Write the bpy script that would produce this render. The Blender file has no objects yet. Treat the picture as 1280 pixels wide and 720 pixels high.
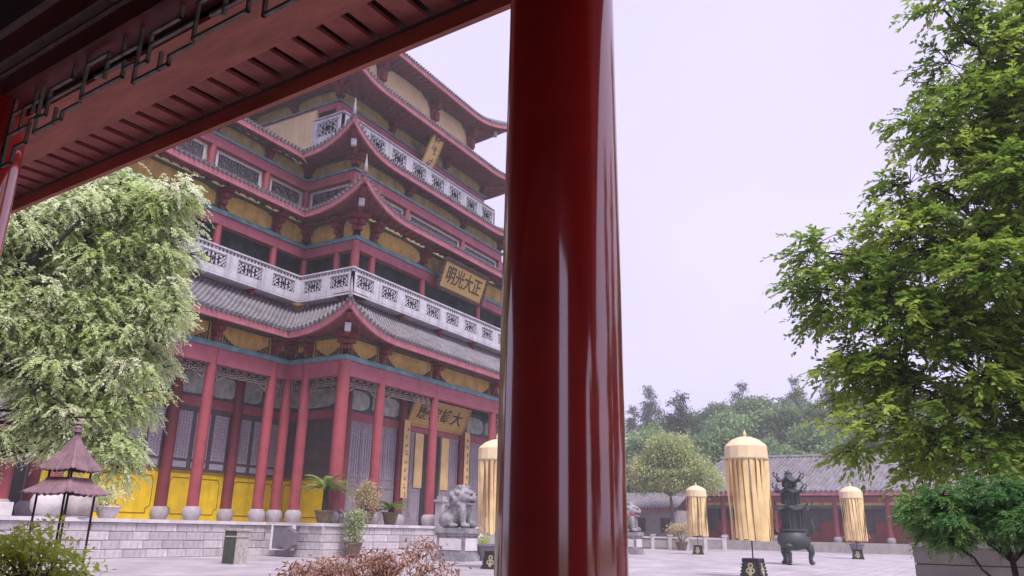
import bpy, math, random
import numpy as np
from mathutils import Vector, Matrix
PI = math.pi
C = bpy.context.scene.collection
scn = bpy.context.scene

# ------------------------------------------------------------------ camera
cd = bpy.data.cameras.new('camera'); cam = bpy.data.objects.new('camera', cd); C.objects.link(cam)
cd.sensor_width = 36; cd.lens = 27.42; cd.clip_start = 0.05; cd.clip_end = 3000
cr, cu, cb = (0.50541, -0.86265, 0.01977), (-0.26541, -0.13362, 0.95483), (-0.82105, -0.48783, -0.29648)
cam.matrix_world = Matrix(((cr[0], cu[0], cb[0], 0), (cr[1], cu[1], cb[1], 0), (cr[2], cu[2], cb[2], 1.45), (0, 0, 0, 1)))
scn.camera = cam
# ------------------------------------------------------------------ sky and sun (overcast)
SUN_EL, SUN_DIR = math.radians(58), (-0.45, -0.62)
w = bpy.data.worlds.new('World'); scn.world = w; w.use_nodes = True
nt = w.node_tree; nt.nodes.clear()
sky = nt.nodes.new('ShaderNodeTexSky'); sky.sky_type = 'NISHITA'; sky.sun_disc = False
sky.sun_elevation = SUN_EL; sky.sun_rotation = math.atan2(SUN_DIR[0], SUN_DIR[1]); sky.air_density = 1.5; sky.dust_density = 6
sc_ = nt.nodes.new('ShaderNodeVectorMath'); sc_.operation = 'SCALE'; sc_.inputs['Scale'].default_value = 0.10
mx = nt.nodes.new('ShaderNodeMix'); mx.data_type = 'RGBA'; mx.inputs[0].default_value = 0.93
bg = nt.nodes.new('ShaderNodeBackground'); bg.inputs[1].default_value = 1.0
out = nt.nodes.new('ShaderNodeOutputWorld')
tcw = nt.nodes.new('ShaderNodeTexCoord'); cn = nt.nodes.new('ShaderNodeTexNoise'); cn.inputs['Scale'].default_value = 2.2; cn.inputs['Detail'].default_value = 5; nt.links.new(tcw.outputs['Generated'], cn.inputs['Vector'])
cmr = nt.nodes.new('ShaderNodeMapRange'); cmr.inputs[1].default_value = .3; cmr.inputs[2].default_value = .7; cmr.inputs[3].default_value = .94; cmr.inputs[4].default_value = 1.04; nt.links.new(cn.outputs[0], cmr.inputs[0])
csc = nt.nodes.new('ShaderNodeVectorMath'); csc.operation = 'SCALE'; nt.links.new(mx.outputs[2], csc.inputs[0]); nt.links.new(cmr.outputs[0], csc.inputs['Scale'])
nt.links.new(sky.outputs[0], sc_.inputs[0]); nt.links.new(sc_.outputs[0], mx.inputs[6])
mx.inputs[7].default_value = (0.605, 0.55, 0.80, 1)          # even lilac-white cloud cover
nt.links.new(csc.outputs[0], bg.inputs[0]); nt.links.new(bg.outputs[0], out.inputs[0])
sl = bpy.data.lights.new('sun', 'SUN'); sl.energy = 3.0; sl.angle = math.radians(22); sl.color = (1.0, 0.965, 0.94)
so = bpy.data.objects.new('sun', sl); C.objects.link(so)
sd = Vector((SUN_DIR[0], SUN_DIR[1], 0)).normalized() * math.cos(SUN_EL) + Vector((0, 0, math.sin(SUN_EL)))
so.rotation_euler = sd.to_track_quat('Z', 'Y').to_euler(); so.location = sd * 200
vs = scn.view_settings; vs.view_transform = 'Standard'; vs.look = 'None'; vs.exposure = 0.62; vs.gamma = 1; vs.use_curve_mapping = False
scn.render.engine = 'CYCLES'
cy = scn.cycles; cy.use_denoising = True; cy.max_bounces = 7; cy.diffuse_bounces = 5; cy.glossy_bounces = 3
cy.transmission_bounces = 4; cy.volume_bounces = 1; cy.transparent_max_bounces = 8; cy.sample_clamp_indirect = 6

# ------------------------------------------------------------------ helpers
class MB:
    def __init__(s): s.v = []; s.f = []
    def add(s, vs, fs):
        b = len(s.v); s.v += [tuple(x) for x in vs]; s.f += [tuple(i + b for i in q) for q in fs]
    def hexa(s, p): s.add(p, [(0, 3, 2, 1), (4, 5, 6, 7), (0, 1, 5, 4), (1, 2, 6, 5), (2, 3, 7, 6), (3, 0, 4, 7)])
    def box(s, x0, x1, y0, y1, z0, z1):
        s.hexa([(x0, y0, z0), (x1, y0, z0), (x1, y1, z0), (x0, y1, z0), (x0, y0, z1), (x1, y0, z1), (x1, y1, z1), (x0, y1, z1)])
    def fbox(s, F, u0, u1, o0, o1, z0, z1):
        s.hexa([F(u0, o0, z0), F(u1, o0, z0), F(u1, o1, z0), F(u0, o1, z0), F(u0, o0, z1), F(u1, o0, z1), F(u1, o1, z1), F(u0, o1, z1)])
    def grid(s, P):
        n, m = len(P), len(P[0]); b = len(s.v)
        for row in P: s.v += [tuple(x) for x in row]
        for i in range(n - 1):
            for j in range(m - 1):
                a = b + i * m + j; s.f.append((a, a + 1, a + m + 1, a + m))
    def tube(s, path, rad, n=6, cap=True, flat=1.0):
        path = [Vector(p) for p in path]; b = len(s.v); k = len(path)
        if not hasattr(rad, '__len__'): rad = [rad] * k
        for i, p in enumerate(path):
            d = (path[min(i + 1, k - 1)] - path[max(i - 1, 0)])
            d = d.normalized() if d.length > 1e-9 else Vector((0, 0, 1))
            a = Vector((0, 0, 1)) if abs(d.z) < 0.9 else Vector((1, 0, 0))
            x = d.cross(a).normalized(); y = d.cross(x)
            for j in range(n):
                t = 2 * PI * j / n; s.v.append(tuple(p + (x * math.cos(t) + y * math.sin(t) * flat) * rad[i]))
        for i in range(k - 1):
            for j in range(n):
                s.f.append((b + i * n + j, b + i * n + (j + 1) % n, b + (i + 1) * n + (j + 1) % n, b + (i + 1) * n + j))
        if cap: s.f.append(tuple(b + j for j in range(n))); s.f.append(tuple(b + (k - 1) * n + j for j in range(n)))
    def lathe(s, prof, c=(0, 0, 0), n=16, a0=0.0, cap=True):
        b = len(s.v); k = len(prof)
        for r, z in prof:
            for j in range(n):
                t = a0 + 2 * PI * j / n; s.v.append((c[0] + r * math.cos(t), c[1] + r * math.sin(t), c[2] + z))
        for i in range(k - 1):
            for j in range(n):
                s.f.append((b + i * n + j, b + i * n + (j + 1) % n, b + (i + 1) * n + (j + 1) % n, b + (i + 1) * n + j))
        if cap: s.f.append(tuple(b + j for j in range(n))); s.f.append(tuple(b + (k - 1) * n + j for j in range(n)))
    def ell(s, c, r, n=10, m=7, M=None):
        b = len(s.v)
        for i in range(m + 1):
            ph = PI * i / m
            for j in range(n):
                t = 2 * PI * j / n
                p = Vector((r[0] * math.sin(ph) * math.cos(t), r[1] * math.sin(ph) * math.sin(t), r[2] * math.cos(ph)))
                if M: p = M @ p
                s.v.append((c[0] + p.x, c[1] + p.y, c[2] + p.z))
        for i in range(m):
            for j in range(n):
                s.f.append((b + i * n + j, b + i * n + (j + 1) % n, b + (i + 1) * n + (j + 1) % n, b + (i + 1) * n + j))
    def mesh(s, name, m=None, smooth=None):
        me = bpy.data.meshes.new(name); me.from_pydata(s.v, [], s.f); me.update()
        if m is not None: me.materials.append(m)
        if smooth is not None:
            me.polygons.foreach_set('use_smooth', [True] * len(me.polygons)); me.set_sharp_from_angle(angle=math.radians(smooth))
        return me
    def build(s, name, m, parent=None, smooth=None):
        if parent is not None:
            o = ORG.get(parent.name, (0, 0, 0))
            if any(o): s.v = [(x - o[0], y - o[1], z - o[2]) for x, y, z in s.v]
        return link(name, s.mesh(name, m, smooth), parent)
ORG = {}
def link(name, me, parent=None, loc=None, rz=0, scale=None):
    o = bpy.data.objects.new(name, me); C.objects.link(o)
    if parent is not None:
        o.parent = parent
        if loc is None: ORG[o.name] = ORG.get(parent.name, (0, 0, 0))
        else:
            g = ORG.get(parent.name, (0, 0, 0)); o.location = (loc[0] - g[0], loc[1] - g[1], loc[2] - g[2])
    elif loc is not None: o.location = loc
    o.rotation_euler.z = rz
    if scale is not None: o.scale = scale if hasattr(scale, '__len__') else (scale,) * 3
    return o
def tag(o, label, cat, group=None, kind=None):
    if label: o['label'] = label
    if cat: o['category'] = cat
    if group: o['group'] = group
    if kind: o['kind'] = kind
    return o
def thing(name, label, cat, loc, group=None, world=True, rz=0):
    o = bpy.data.objects.new(name, None); C.objects.link(o); o.location = loc; o.rotation_euler.z = rz
    o.empty_display_size = 0.2
    if world: ORG[o.name] = tuple(loc)
    return tag(o, label, cat, group)
def copy_tree(o, parent=None):
    c = o.copy(); C.objects.link(c); c.parent = parent
    for ch in o.children: copy_tree(ch, c)
    return c
def stuff(o): o['kind'] = 'stuff'; return o
def struct(name, mb, m):
    o = mb.build(name, m); o['kind'] = 'structure'; return o
def Fr(p0, p1, out):
    p0 = Vector((p0[0], p0[1])); p1 = Vector((p1[0], p1[1])); d = (p1 - p0); L = d.length; d /= L
    n = Vector((-d.y, d.x))
    if n.dot(Vector(out)) < 0: n = -n
    return (lambda u, o, z: (p0.x + d.x * u + n.x * o, p0.y + d.y * u + n.y * o, z)), L

# ------------------------------------------------------------------ materials
def mat(name, col, rough=0.7, var=0.12, scale=3.0, col2=None, bump=0.0, bscale=20, spec=0.3, rnd=0.0, coat=0.0, stretch=None, metal=0.0, streak=0.0, chips=None):
    m = bpy.data.materials.new(name); m.use_nodes = True; n = m.node_tree; N = n.nodes; L = n.links
    p = N['Principled BSDF']; p.inputs['Roughness'].default_value = rough; p.inputs['Specular IOR Level'].default_value = spec
    p.inputs['Metallic'].default_value = metal
    if coat: p.inputs['Coat Weight'].default_value = coat; p.inputs['Coat IOR'].default_value = 2.35; p.inputs['Coat Roughness'].default_value = 0.085
    tc = N.new('ShaderNodeTexCoord'); src = tc.outputs['Object']
    if stretch:
        mp = N.new('ShaderNodeMapping'); mp.inputs['Scale'].default_value = stretch; L.new(src, mp.inputs[0]); src = mp.outputs[0]
    nz = N.new('ShaderNodeTexNoise'); nz.inputs['Scale'].default_value = scale; nz.inputs['Detail'].default_value = 6; nz.inputs['Roughness'].default_value = 0.65
    L.new(src, nz.inputs['Vector'])
    rmp = N.new('ShaderNodeMapRange'); rmp.inputs[1].default_value = 0.3; rmp.inputs[2].default_value = 0.7; L.new(nz.outputs[0], rmp.inputs[0])
    mixc = N.new('ShaderNodeMix'); mixc.data_type = 'RGBA'
    c2 = col2 if col2 else tuple(x * (1 - 2.2 * var) for x in col); c1 = col if col2 else tuple(min(1, x * (1 + var)) for x in col)
    mixc.inputs[6].default_value = (*c2, 1); mixc.inputs[7].default_value = (*c1, 1); L.new(rmp.outputs[0], mixc.inputs[0]); cur = mixc.outputs[2]
    if streak:
        mp2 = N.new('ShaderNodeMapping'); mp2.inputs['Scale'].default_value = (2.2, 2.2, 0.16); L.new(tc.outputs['Object'], mp2.inputs[0])
        n2 = N.new('ShaderNodeTexNoise'); n2.inputs['Scale'].default_value = 2.2; n2.inputs['Detail'].default_value = 4; L.new(mp2.outputs[0], n2.inputs['Vector'])
        r2 = N.new('ShaderNodeMapRange'); r2.inputs[1].default_value = 0.5; r2.inputs[2].default_value = 0.8; r2.inputs[3].default_value = 1.0; r2.inputs[4].default_value = 1 - streak; L.new(n2.outputs[0], r2.inputs[0])
        ml = N.new('ShaderNodeVectorMath'); ml.operation = 'SCALE'; L.new(cur, ml.inputs[0]); L.new(r2.outputs[0], ml.inputs['Scale']); cur = ml.outputs[0]
    if rnd:
        oi = N.new('ShaderNodeObjectInfo'); r3 = N.new('ShaderNodeMapRange'); r3.inputs[3].default_value = 1 - rnd; r3.inputs[4].default_value = 1 + rnd; L.new(oi.outputs['Random'], r3.inputs[0])
        ml = N.new('ShaderNodeVectorMath'); ml.operation = 'SCALE'; L.new(cur, ml.inputs[0]); L.new(r3.outputs[0], ml.inputs['Scale']); cur = ml.outputs[0]
    if chips:
        nc = N.new('ShaderNodeTexNoise'); nc.inputs['Scale'].default_value = chips[0]; nc.inputs['Detail'].default_value = 8; nc.inputs['Roughness'].default_value = 0.6; L.new(tc.outputs['Object'], nc.inputs['Vector'])
        rc = N.new('ShaderNodeMapRange'); rc.inputs[1].default_value = chips[1]; rc.inputs[2].default_value = chips[1] + .02; L.new(nc.outputs[0], rc.inputs[0])
        mc = N.new('ShaderNodeMix'); mc.data_type = 'RGBA'; L.new(rc.outputs[0], mc.inputs[0]); L.new(cur, mc.inputs[6]); mc.inputs[7].default_value = (*chips[2], 1); cur = mc.outputs[2]
    L.new(cur, p.inputs['Base Color'])
    if bump:
        nb = N.new('ShaderNodeTexNoise'); nb.inputs['Scale'].default_value = bscale; nb.inputs['Detail'].default_value = 5; L.new(src, nb.inputs['Vector'])
        bp = N.new('ShaderNodeBump'); bp.inputs['Strength'].default_value = bump; bp.inputs['Distance'].default_value = 0.02; L.new(nb.outputs[0], bp.inputs['Height']); L.new(bp.outputs[0], p.inputs['Normal'])
    return m
def leafmat(name, ca, cb, trans=0.35, rough=0.5, cc=None):
    m = bpy.data.materials.new(name); m.use_nodes = True; n = m.node_tree; N = n.nodes; L = n.links; p = N['Principled BSDF']
    at = N.new('ShaderNodeAttribute'); at.attribute_name = 'tone'
    rp = N.new('ShaderNodeValToRGB'); rp.color_ramp.elements[0].color = (*ca, 1); rp.color_ramp.elements[1].color = (*cb, 1)
    if cc: e = rp.color_ramp.elements.new(0.5); e.color = (*cc, 1)
    L.new(at.outputs['Fac'], rp.inputs[0]); L.new(rp.outputs[0], p.inputs['Base Color'])
    p.inputs['Roughness'].default_value = rough; p.inputs['Specular IOR Level'].default_value = 0.3
    if 'far' in name:
        oi = N.new('ShaderNodeObjectInfo'); mr = N.new('ShaderNodeMapRange'); mr.inputs[3].default_value = 0.6; mr.inputs[4].default_value = 1.5; L.new(oi.outputs['Random'], mr.inputs[0])
        hs = N.new('ShaderNodeHueSaturation'); L.new(rp.outputs[0], hs.inputs['Color']); L.new(mr.outputs[0], hs.inputs['Value']); rp = hs; L.new(hs.outputs[0], p.inputs['Base Color'])
    tr = N.new('ShaderNodeBsdfTranslucent'); L.new(rp.outputs[0], tr.inputs[0]); ms = N.new('ShaderNodeMixShader'); ms.inputs[0].default_value = trans
    L.new(p.outputs[0], ms.inputs[1]); L.new(tr.outputs[0], ms.inputs[2]); L.new(ms.outputs[0], N['Material Output'].inputs[0])
    return m
M = {}
M['column'] = mat('column_red', (0.305, 0.06, 0.072), 0.42, 0.12, 1.4, streak=0.25, spec=0.4)
M['column_in'] = mat('column_red_shaded', (0.20, 0.038, 0.046), 0.45, 0.12, 1.4, streak=0.2, spec=0.4)  # column red darkened: the inner rows' shade is put into the colour
M['beam'] = mat('beam_rose_red', (0.34, 0.09, 0.125), 0.6, 0.12, 1.2, streak=0.2)
M['fascia'] = mat('eave_rose_red', (0.39, 0.135, 0.165), 0.65, 0.14, 2.0, bump=0.1)
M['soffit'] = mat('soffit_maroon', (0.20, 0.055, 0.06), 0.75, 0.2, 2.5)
M['bracket'] = mat('bracket_maroon', (0.20, 0.03, 0.035), 0.6, 0.2, 2.5)
M['stripe'] = mat('cornice_teal', (0.12, 0.24, 0.27), 0.65, 0.25, 2.0)
M['yellow'] = mat('panel_ochre', (0.56, 0.36, 0.10), 0.7, 0.16, 1.6, streak=0.35)
M['ochredull'] = mat('panel_dull_ochre', (0.40, 0.29, 0.10), 0.75, 0.2, 1.6, streak=0.35)
M['cream'] = mat('wall_cream', (0.70, 0.52, 0.32), 0.75, 0.08, 0.7, streak=0.15)
M['olive'] = mat('painted_olive', (0.16, 0.15, 0.06), 0.7, 0.35, 2.5, col2=(0.05, 0.09, 0.09))
M['scroll'] = mat('scroll_umber', (0.06, 0.035, 0.03), 0.7, 0.3, 4)
M['dado'] = mat('dado_yellow', (0.78, 0.53, 0.015), 0.55, 0.10, 1.6, streak=0.2)
M['dadotrim'] = mat('dado_trim_brown', (0.30, 0.17, 0.01), 0.6, 0.1, 2)
M['parapet'] = mat('parapet_grey_white', (0.50, 0.48, 0.53), 0.8, 0.12, 1.6, streak=0.4)
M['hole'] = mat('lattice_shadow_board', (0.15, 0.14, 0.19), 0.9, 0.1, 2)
M['door'] = mat('door_lilac_grey', (0.30, 0.25, 0.28), 0.6, 0.1, 2)
M['lattice'] = mat('door_lattice_pale', (0.46, 0.42, 0.50), 0.65, 0.3, 16)
M['winframe'] = mat('window_frame_grey', (0.10, 0.085, 0.09), 0.6, 0.15, 2)
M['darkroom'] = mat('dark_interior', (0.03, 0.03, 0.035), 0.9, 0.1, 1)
M['teal'] = mat('painted_teal_grey', (0.09, 0.14, 0.15), 0.7, 0.3, 1.0)
M['painted'] = mat('painted_cloud_panel', (0.55, 0.55, 0.50), 0.7, 0.3, 2.2, col2=(0.16, 0.25, 0.28))
M['fret'] = mat('fret_grey_brown', (0.22, 0.17, 0.16), 0.7, 0.2, 3)
M['tile'] = mat('roof_tile_grey', (0.215, 0.195, 0.215), 0.75, 0.22, 1.4, bump=0.2, streak=0.2)
M['tiledark'] = mat('roof_tile_end', (0.10, 0.085, 0.10), 0.75, 0.25, 6)
M['stone'] = mat('granite_block', (0.56, 0.50, 0.53), 0.85, 0.18, 1.6, bump=0.25, bscale=30, rnd=0.18, streak=0.25)
M['cap'] = mat('granite_cap', (0.60, 0.55, 0.57), 0.8, 0.08, 2.0, bump=0.15, rnd=0.06)
M['joint'] = mat('mortar', (0.34, 0.30, 0.31), 0.95, 0.15, 3)
M['base'] = mat('column_base_stone', (0.38, 0.34, 0.37), 0.8, 0.12, 3, bump=0.2)
M['lion'] = mat('lion_grey_stone', (0.28, 0.265, 0.285), 0.85, 0.25, 3.0, bump=0.5, bscale=14)
M['gold'] = mat('gold_leaf_board', (0.42, 0.27, 0.08), 0.5, 0.12, 1.5)
M['goldpale'] = mat('pale_gold_board', (0.66, 0.46, 0.20), 0.6, 0.1, 1.5)
M['ink'] = mat('ink_black', (0.03, 0.025, 0.02), 0.6, 0.05, 1)
M['inkbrown'] = mat('ink_brown', (0.20, 0.10, 0.05), 0.6, 0.05, 1)
M['bronze'] = mat('dark_bronze', (0.075, 0.075, 0.08), 0.55, 0.3, 5, bump=0.3, metal=0.3, col2=(0.05, 0.07, 0.065))
M['cloth'] = mat('parasol_cloth', (0.72, 0.56, 0.36), 0.85, 0.08, 1.5)
M['ribbon'] = mat('ribbon_gold', (0.74, 0.54, 0.27), 0.85, 0.12, 1.5, rnd=0.12)
M['black'] = mat('black_lacquer', (0.035, 0.03, 0.035), 0.5, 0.2, 3)
M['emblem'] = mat('emblem_gilt', (0.45, 0.40, 0.24), 0.5, 0.15, 6)
M['pot'] = mat('glazed_pot_brown', (0.16, 0.11, 0.07), 0.4, 0.25, 4, spec=0.4)
M['urn'] = mat('pale_urn', (0.42, 0.37, 0.36), 0.75, 0.15, 3)
M['urnw'] = mat('white_urn', (0.62, 0.57, 0.58), 0.7, 0.1, 3)
M['soil'] = mat('soil', (0.04, 0.03, 0.02), 0.95, 0.2, 10)
M['bark'] = mat('bark_dark', (0.045, 0.035, 0.028), 0.9, 0.3, 6, bump=0.6, bscale=18)
M['barkgrey'] = mat('bark_grey', (0.16, 0.13, 0.11), 0.9, 0.25, 6, bump=0.5, bscale=18)
M['pagoda'] = mat('canopy_mauve_metal', (0.27, 0.16, 0.19), 0.6, 0.2, 5, bump=0.15, metal=0.0)
M['iron'] = mat('iron_black', (0.02, 0.018, 0.02), 0.6, 0.2, 8)
M['lacquer'] = mat('pillar_lacquer', (0.62, 0.013, 0.010), 0.4, 0.16, 2.0, spec=0.3, coat=0.9, bump=0.22, bscale=2.0, chips=(22.0, .755, (.5, .3, .25)))
M['nearwood'] = mat('eave_wood_red', (0.56, 0.185, 0.13), 0.6, 0.16, 2.5, bump=0.2, bscale=25, stretch=(3, 0.6, 3), chips=(3.0, .71, (.12, .03, .03)))
M['nearboard'] = mat('soffit_board_red', (0.46, 0.135, 0.105), 0.55, 0.2, 3.0, bump=0.2, bscale=25, rnd=0.15, chips=(5.0, .70, (.5, .42, .38)))
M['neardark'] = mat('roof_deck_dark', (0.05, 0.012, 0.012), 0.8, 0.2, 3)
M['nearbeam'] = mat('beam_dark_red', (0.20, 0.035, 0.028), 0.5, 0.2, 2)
M['neargreen'] = mat('fret_dark_green', (0.27, 0.26, 0.22), 0.6, 0.25, 6)
M['creamline'] = mat('cream_moulding', (0.62, 0.54, 0.50), 0.6, 0.15, 6)
M['plaster'] = mat('corridor_plaster', (0.30, 0.10, 0.09), 0.8, 0.1, 1)
M['floor'] = mat('corridor_floor_tile', (0.22, 0.20, 0.20), 0.6, 0.15, 1.5)
M['greywall'] = mat('grey_render', (0.34, 0.31, 0.31), 0.85, 0.1, 1, streak=0.15)
M['redpanel'] = mat('hall_red_panel', (0.33, 0.05, 0.05), 0.6, 0.12, 1)
M['glass'] = mat('window_dark_glass', (0.04, 0.045, 0.05), 0.25, 0.3, 0.8, spec=0.5)
M['planter'] = mat('planter_stone', (0.36, 0.32, 0.31), 0.85, 0.12, 1.6, bump=0.2, rnd=0.08)
M['bin'] = mat('bin_stone', (0.42, 0.38, 0.34), 0.85, 0.2, 8, bump=0.2)
M['binside'] = mat('bin_dark_side', (0.06, 0.07, 0.055), 0.8, 0.2, 4)
M['elec'] = mat('grey_box_metal', (0.17, 0.15, 0.18), 0.5, 0.1, 2)
M['white'] = mat('white_paint', (0.72, 0.70, 0.72), 0.6, 0.05, 2)
M['redcloth'] = mat('red_ribbon', (0.45, 0.04, 0.05), 0.8, 0.1, 3)
M['hillsoil'] = mat('hill_undergrowth', (0.05, 0.075, 0.04), 0.95, 0.4, 0.3, bump=0.5, bscale=1)
L_ = {}
L_['right'] = leafmat('leaf_camphor', (0.095, 0.185, 0.03), (0.48, 0.57, 0.11), 0.55, 0.42, (0.25, 0.37, 0.055))
L_['left'] = leafmat('leaf_pale_willow', (0.52, 0.66, 0.24), (0.90, 0.90, 0.74), 0.58, 0.5, (0.74, 0.81, 0.50))
L_['fern'] = leafmat('leaf_redwood', (0.05, 0.16, 0.05), (0.28, 0.44, 0.12), 0.42, 0.45, (0.12, 0.28, 0.075))
L_['dark'] = leafmat('leaf_dark_box', (0.015, 0.035, 0.01), (0.05, 0.085, 0.02), 0.25)
L_['bush'] = leafmat('leaf_yellow_green', (0.34, 0.48, 0.05), (0.80, 0.80, 0.30), 0.5, 0.45, (0.58, 0.68, 0.12))
L_['maple'] = leafmat('leaf_red_maple', (0.24, 0.10, 0.065), (0.58, 0.38, 0.31), 0.35, 0.6, (0.40, 0.215, 0.16))
L_['far'] = leafmat('leaf_far_wood', (0.04, 0.10, 0.04), (0.26, 0.36, 0.15), 0.4)
L_['fargrey'] = leafmat('leaf_far_conifer', (0.03, 0.065, 0.04), (0.11, 0.16, 0.08), 0.25)
L_['pale'] = leafmat('leaf_pale_round', (0.26, 0.34, 0.12), (0.58, 0.60, 0.30), 0.4)
L_['cycad'] = leafmat('leaf_cycad', (0.10, 0.19, 0.03), (0.30, 0.36, 0.10), 0.3)
L_['beige'] = leafmat('leaf_dry_beige', (0.40, 0.32, 0.17), (0.62, 0.52, 0.30), 0.3)
L_['paleg'] = leafmat('leaf_pale_pot', (0.22, 0.34, 0.12), (0.56, 0.55, 0.36), 0.35)

# ------------------------------------------------------------------ foliage
def leaf_mesh(name, m, pos, size, rng, tone, droop=0.3, asp=0.42, outdir=None):
    n = len(pos); d = rng.normal(size=(n, 3))
    if outdir is not None: d = d * 0.75 + outdir * 0.9
    d[:, 2] -= droop; d /= np.linalg.norm(d, axis=1)[:, None] + 1e-9
    a = rng.normal(size=(n, 3)) * 0.55 + np.array([0, 0, 1.0]); s = np.cross(d, a); s /= np.linalg.norm(s, axis=1)[:, None] + 1e-9
    nr = np.cross(s, d); L = (size * (0.65 + 0.7 * rng.random(n)))[:, None]; W = L * asp * 0.5
    V = np.empty((n, 4, 3)); V[:, 0] = pos; V[:, 2] = pos + d * L - np.array([0, 0, 1]) * L * 0.12
    mid = pos + d * L * 0.45 + nr * L * 0.07; V[:, 1] = mid + s * W; V[:, 3] = mid - s * W
    me = bpy.data.meshes.new(name); me.vertices.add(4 * n); me.vertices.foreach_set('co', V.reshape(-1))
    base = np.arange(n)[:, None] * 4; tri = np.concatenate([base + np.array([[0, 1, 2]]), base + np.array([[0, 2, 3]])], axis=1).reshape(-1)
    me.loops.add(6 * n); me.loops.foreach_set('vertex_index', tri.astype(np.int32))
    me.polygons.add(2 * n); me.polygons.foreach_set('loop_start', np.arange(2 * n, dtype=np.int32) * 3)
    me.update(calc_edges=True)
    at = me.attributes.new('tone', 'FLOAT', 'FACE'); at.data.foreach_set('value', np.repeat(np.clip(tone, 0, 1), 2).astype(np.float32))
    me.materials.append(m); return me
def clumps_in(lobes, per_m3, rng, shell=0.55, nmin=6):
    P, Q, I = [], [], []
    for i, (c, r) in enumerate(lobes):
        vol = 4.19 * r[0] * r[1] * r[2]; n = max(nmin, int(vol * per_m3))
        d = rng.normal(size=(n, 3)); d /= np.linalg.norm(d, axis=1)[:, None]
        rad = (shell + (1 - shell) * rng.random(n)) ** 1.0 * (0.92 + 0.2 * rng.random(n))
        P.append(np.array(c) + d * rad[:, None] * np.array(r)); Q.append(d); I += [i] * n
    return np.concatenate(P), np.concatenate(Q), I
def foliage(name, m, lobes, per_m3, per_clump, spread, size, seed, droop=0.3, asp=0.42, shell=0.55, org=(0, 0, 0), flat=0.6, tonebias=0.0):
    rng = np.random.default_rng(seed); P, Q, I = clumps_in(lobes, per_m3, rng, shell)
    k = len(P); cl = np.clip(0.5 + 0.20 * rng.normal(size=k) + tonebias, 0, 1)
    cnt = rng.integers(int(per_clump * 0.6), int(per_clump * 1.4) + 1, size=k)
    idx = np.repeat(np.arange(k), cnt); n = len(idx)
    off = rng.normal(size=(n, 3)) * spread; off[:, 2] *= flat
    pos = P[idx] + off; od = off / (np.linalg.norm(off, axis=1)[:, None] + 1e-9)
    tone = cl[idx] + 0.13 * rng.normal(size=n)
    return leaf_mesh(name, m, pos - np.array(org), size, rng, tone, droop, asp, od), P, I
def unit(a): return a / (np.linalg.norm(a, axis=1)[:, None] + 1e-9)
def spray_foliage(name, m, lobes, boughs_m3, rb, sprays, slen, per_spray, size, seed, droop, asp, org, shell=0.45, tonespread=0.2):
    """boughs in each lobe, flattened; on each bough leafy sprays that grow outwards and hang; leaves sit in two ranks along a spray"""
    rng = np.random.default_rng(seed); B, Q, I = clumps_in(lobes, boughs_m3, rng, shell); nb = len(B); I = np.array(I)
    bt = 0.5 + tonespread * rng.normal(size=nb); rbs = rb * (0.6 + 0.8 * rng.random(nb))
    bi = np.repeat(np.arange(nb), sprays); ns = len(bi)
    d = unit(rng.normal(size=(ns, 3)) + np.array([0, 0, .25]) + 0.5 * Q[bi]); r0 = rng.random(ns) ** .5
    st = B[bi] + d * (rbs[bi] * r0)[:, None] * np.array([1, 1, .55])
    ax = unit(d * np.array([1, 1, .45]) + 0.7 * Q[bi] * np.array([1, 1, .2]) + 0.35 * rng.normal(size=(ns, 3)) - np.array([0, 0, droop * .6])); L = slen * (.55 + .8 * rng.random(ns)); stn = bt[bi] + .07 * rng.normal(size=ns)
    li = np.repeat(np.arange(ns), per_spray); n = len(li); t = (np.tile(np.arange(per_spray), ns) + rng.random(n)) / per_spray
    hang = np.zeros((n, 3)); hang[:, 2] = -droop * (t ** 2) * L[li] * .8
    pos = st[li] + ax[li] * (t * L[li])[:, None] + hang
    sd = unit(np.cross(ax[li], np.array([0, 0, 1.0]) + .25 * rng.normal(size=(n, 3)))) * np.where(np.arange(n) % 2, 1, -1)[:, None]
    dl = unit(ax[li] * (.5 + .7 * t)[:, None] + sd * .8 + .3 * rng.normal(size=(n, 3)) - np.array([0, 0, droop * .5]))
    w = unit(np.cross(dl, np.array([0, 0, 1.0]) + .45 * rng.normal(size=(n, 3)))); nr = np.cross(w, dl)
    Ls = (size * (.55 + .75 * rng.random(n)) * (1 - .25 * t))[:, None]; W = Ls * asp * .5
    V = np.empty((n, 6, 3)); V[:, 0] = pos; V[:, 3] = pos + dl * Ls - np.array([0, 0, .1]) * Ls
    a = pos + dl * Ls * .33 + nr * Ls * .05; b = pos + dl * Ls * .68 + nr * Ls * .03
    V[:, 1] = a + w * W; V[:, 5] = a - w * W; V[:, 2] = b + w * W * .8; V[:, 4] = b - w * W * .8
    V -= np.array(org)
    me = bpy.data.meshes.new(name); me.vertices.add(6 * n); me.vertices.foreach_set('co', V.reshape(-1))
    q = np.arange(n)[:, None] * 6; f = np.concatenate([q + np.array([[0, 1, 2, 3]]), q + np.array([[0, 3, 4, 5]])], axis=1).reshape(-1)
    me.loops.add(8 * n); me.loops.foreach_set('vertex_index', f.astype(np.int32)); me.polygons.add(2 * n); me.polygons.foreach_set('loop_start', np.arange(2 * n, dtype=np.int32) * 4); me.update(calc_edges=True)
    tone = np.clip(stn[li] + .10 * rng.normal(size=n) + .12 * (t - .5), 0, 1); at = me.attributes.new('tone', 'FLOAT', 'FACE'); at.data.foreach_set('value', np.repeat(tone, 2).astype(np.float32)); me.materials.append(m)
    return me, B, I, st, ax, L, bi
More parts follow.
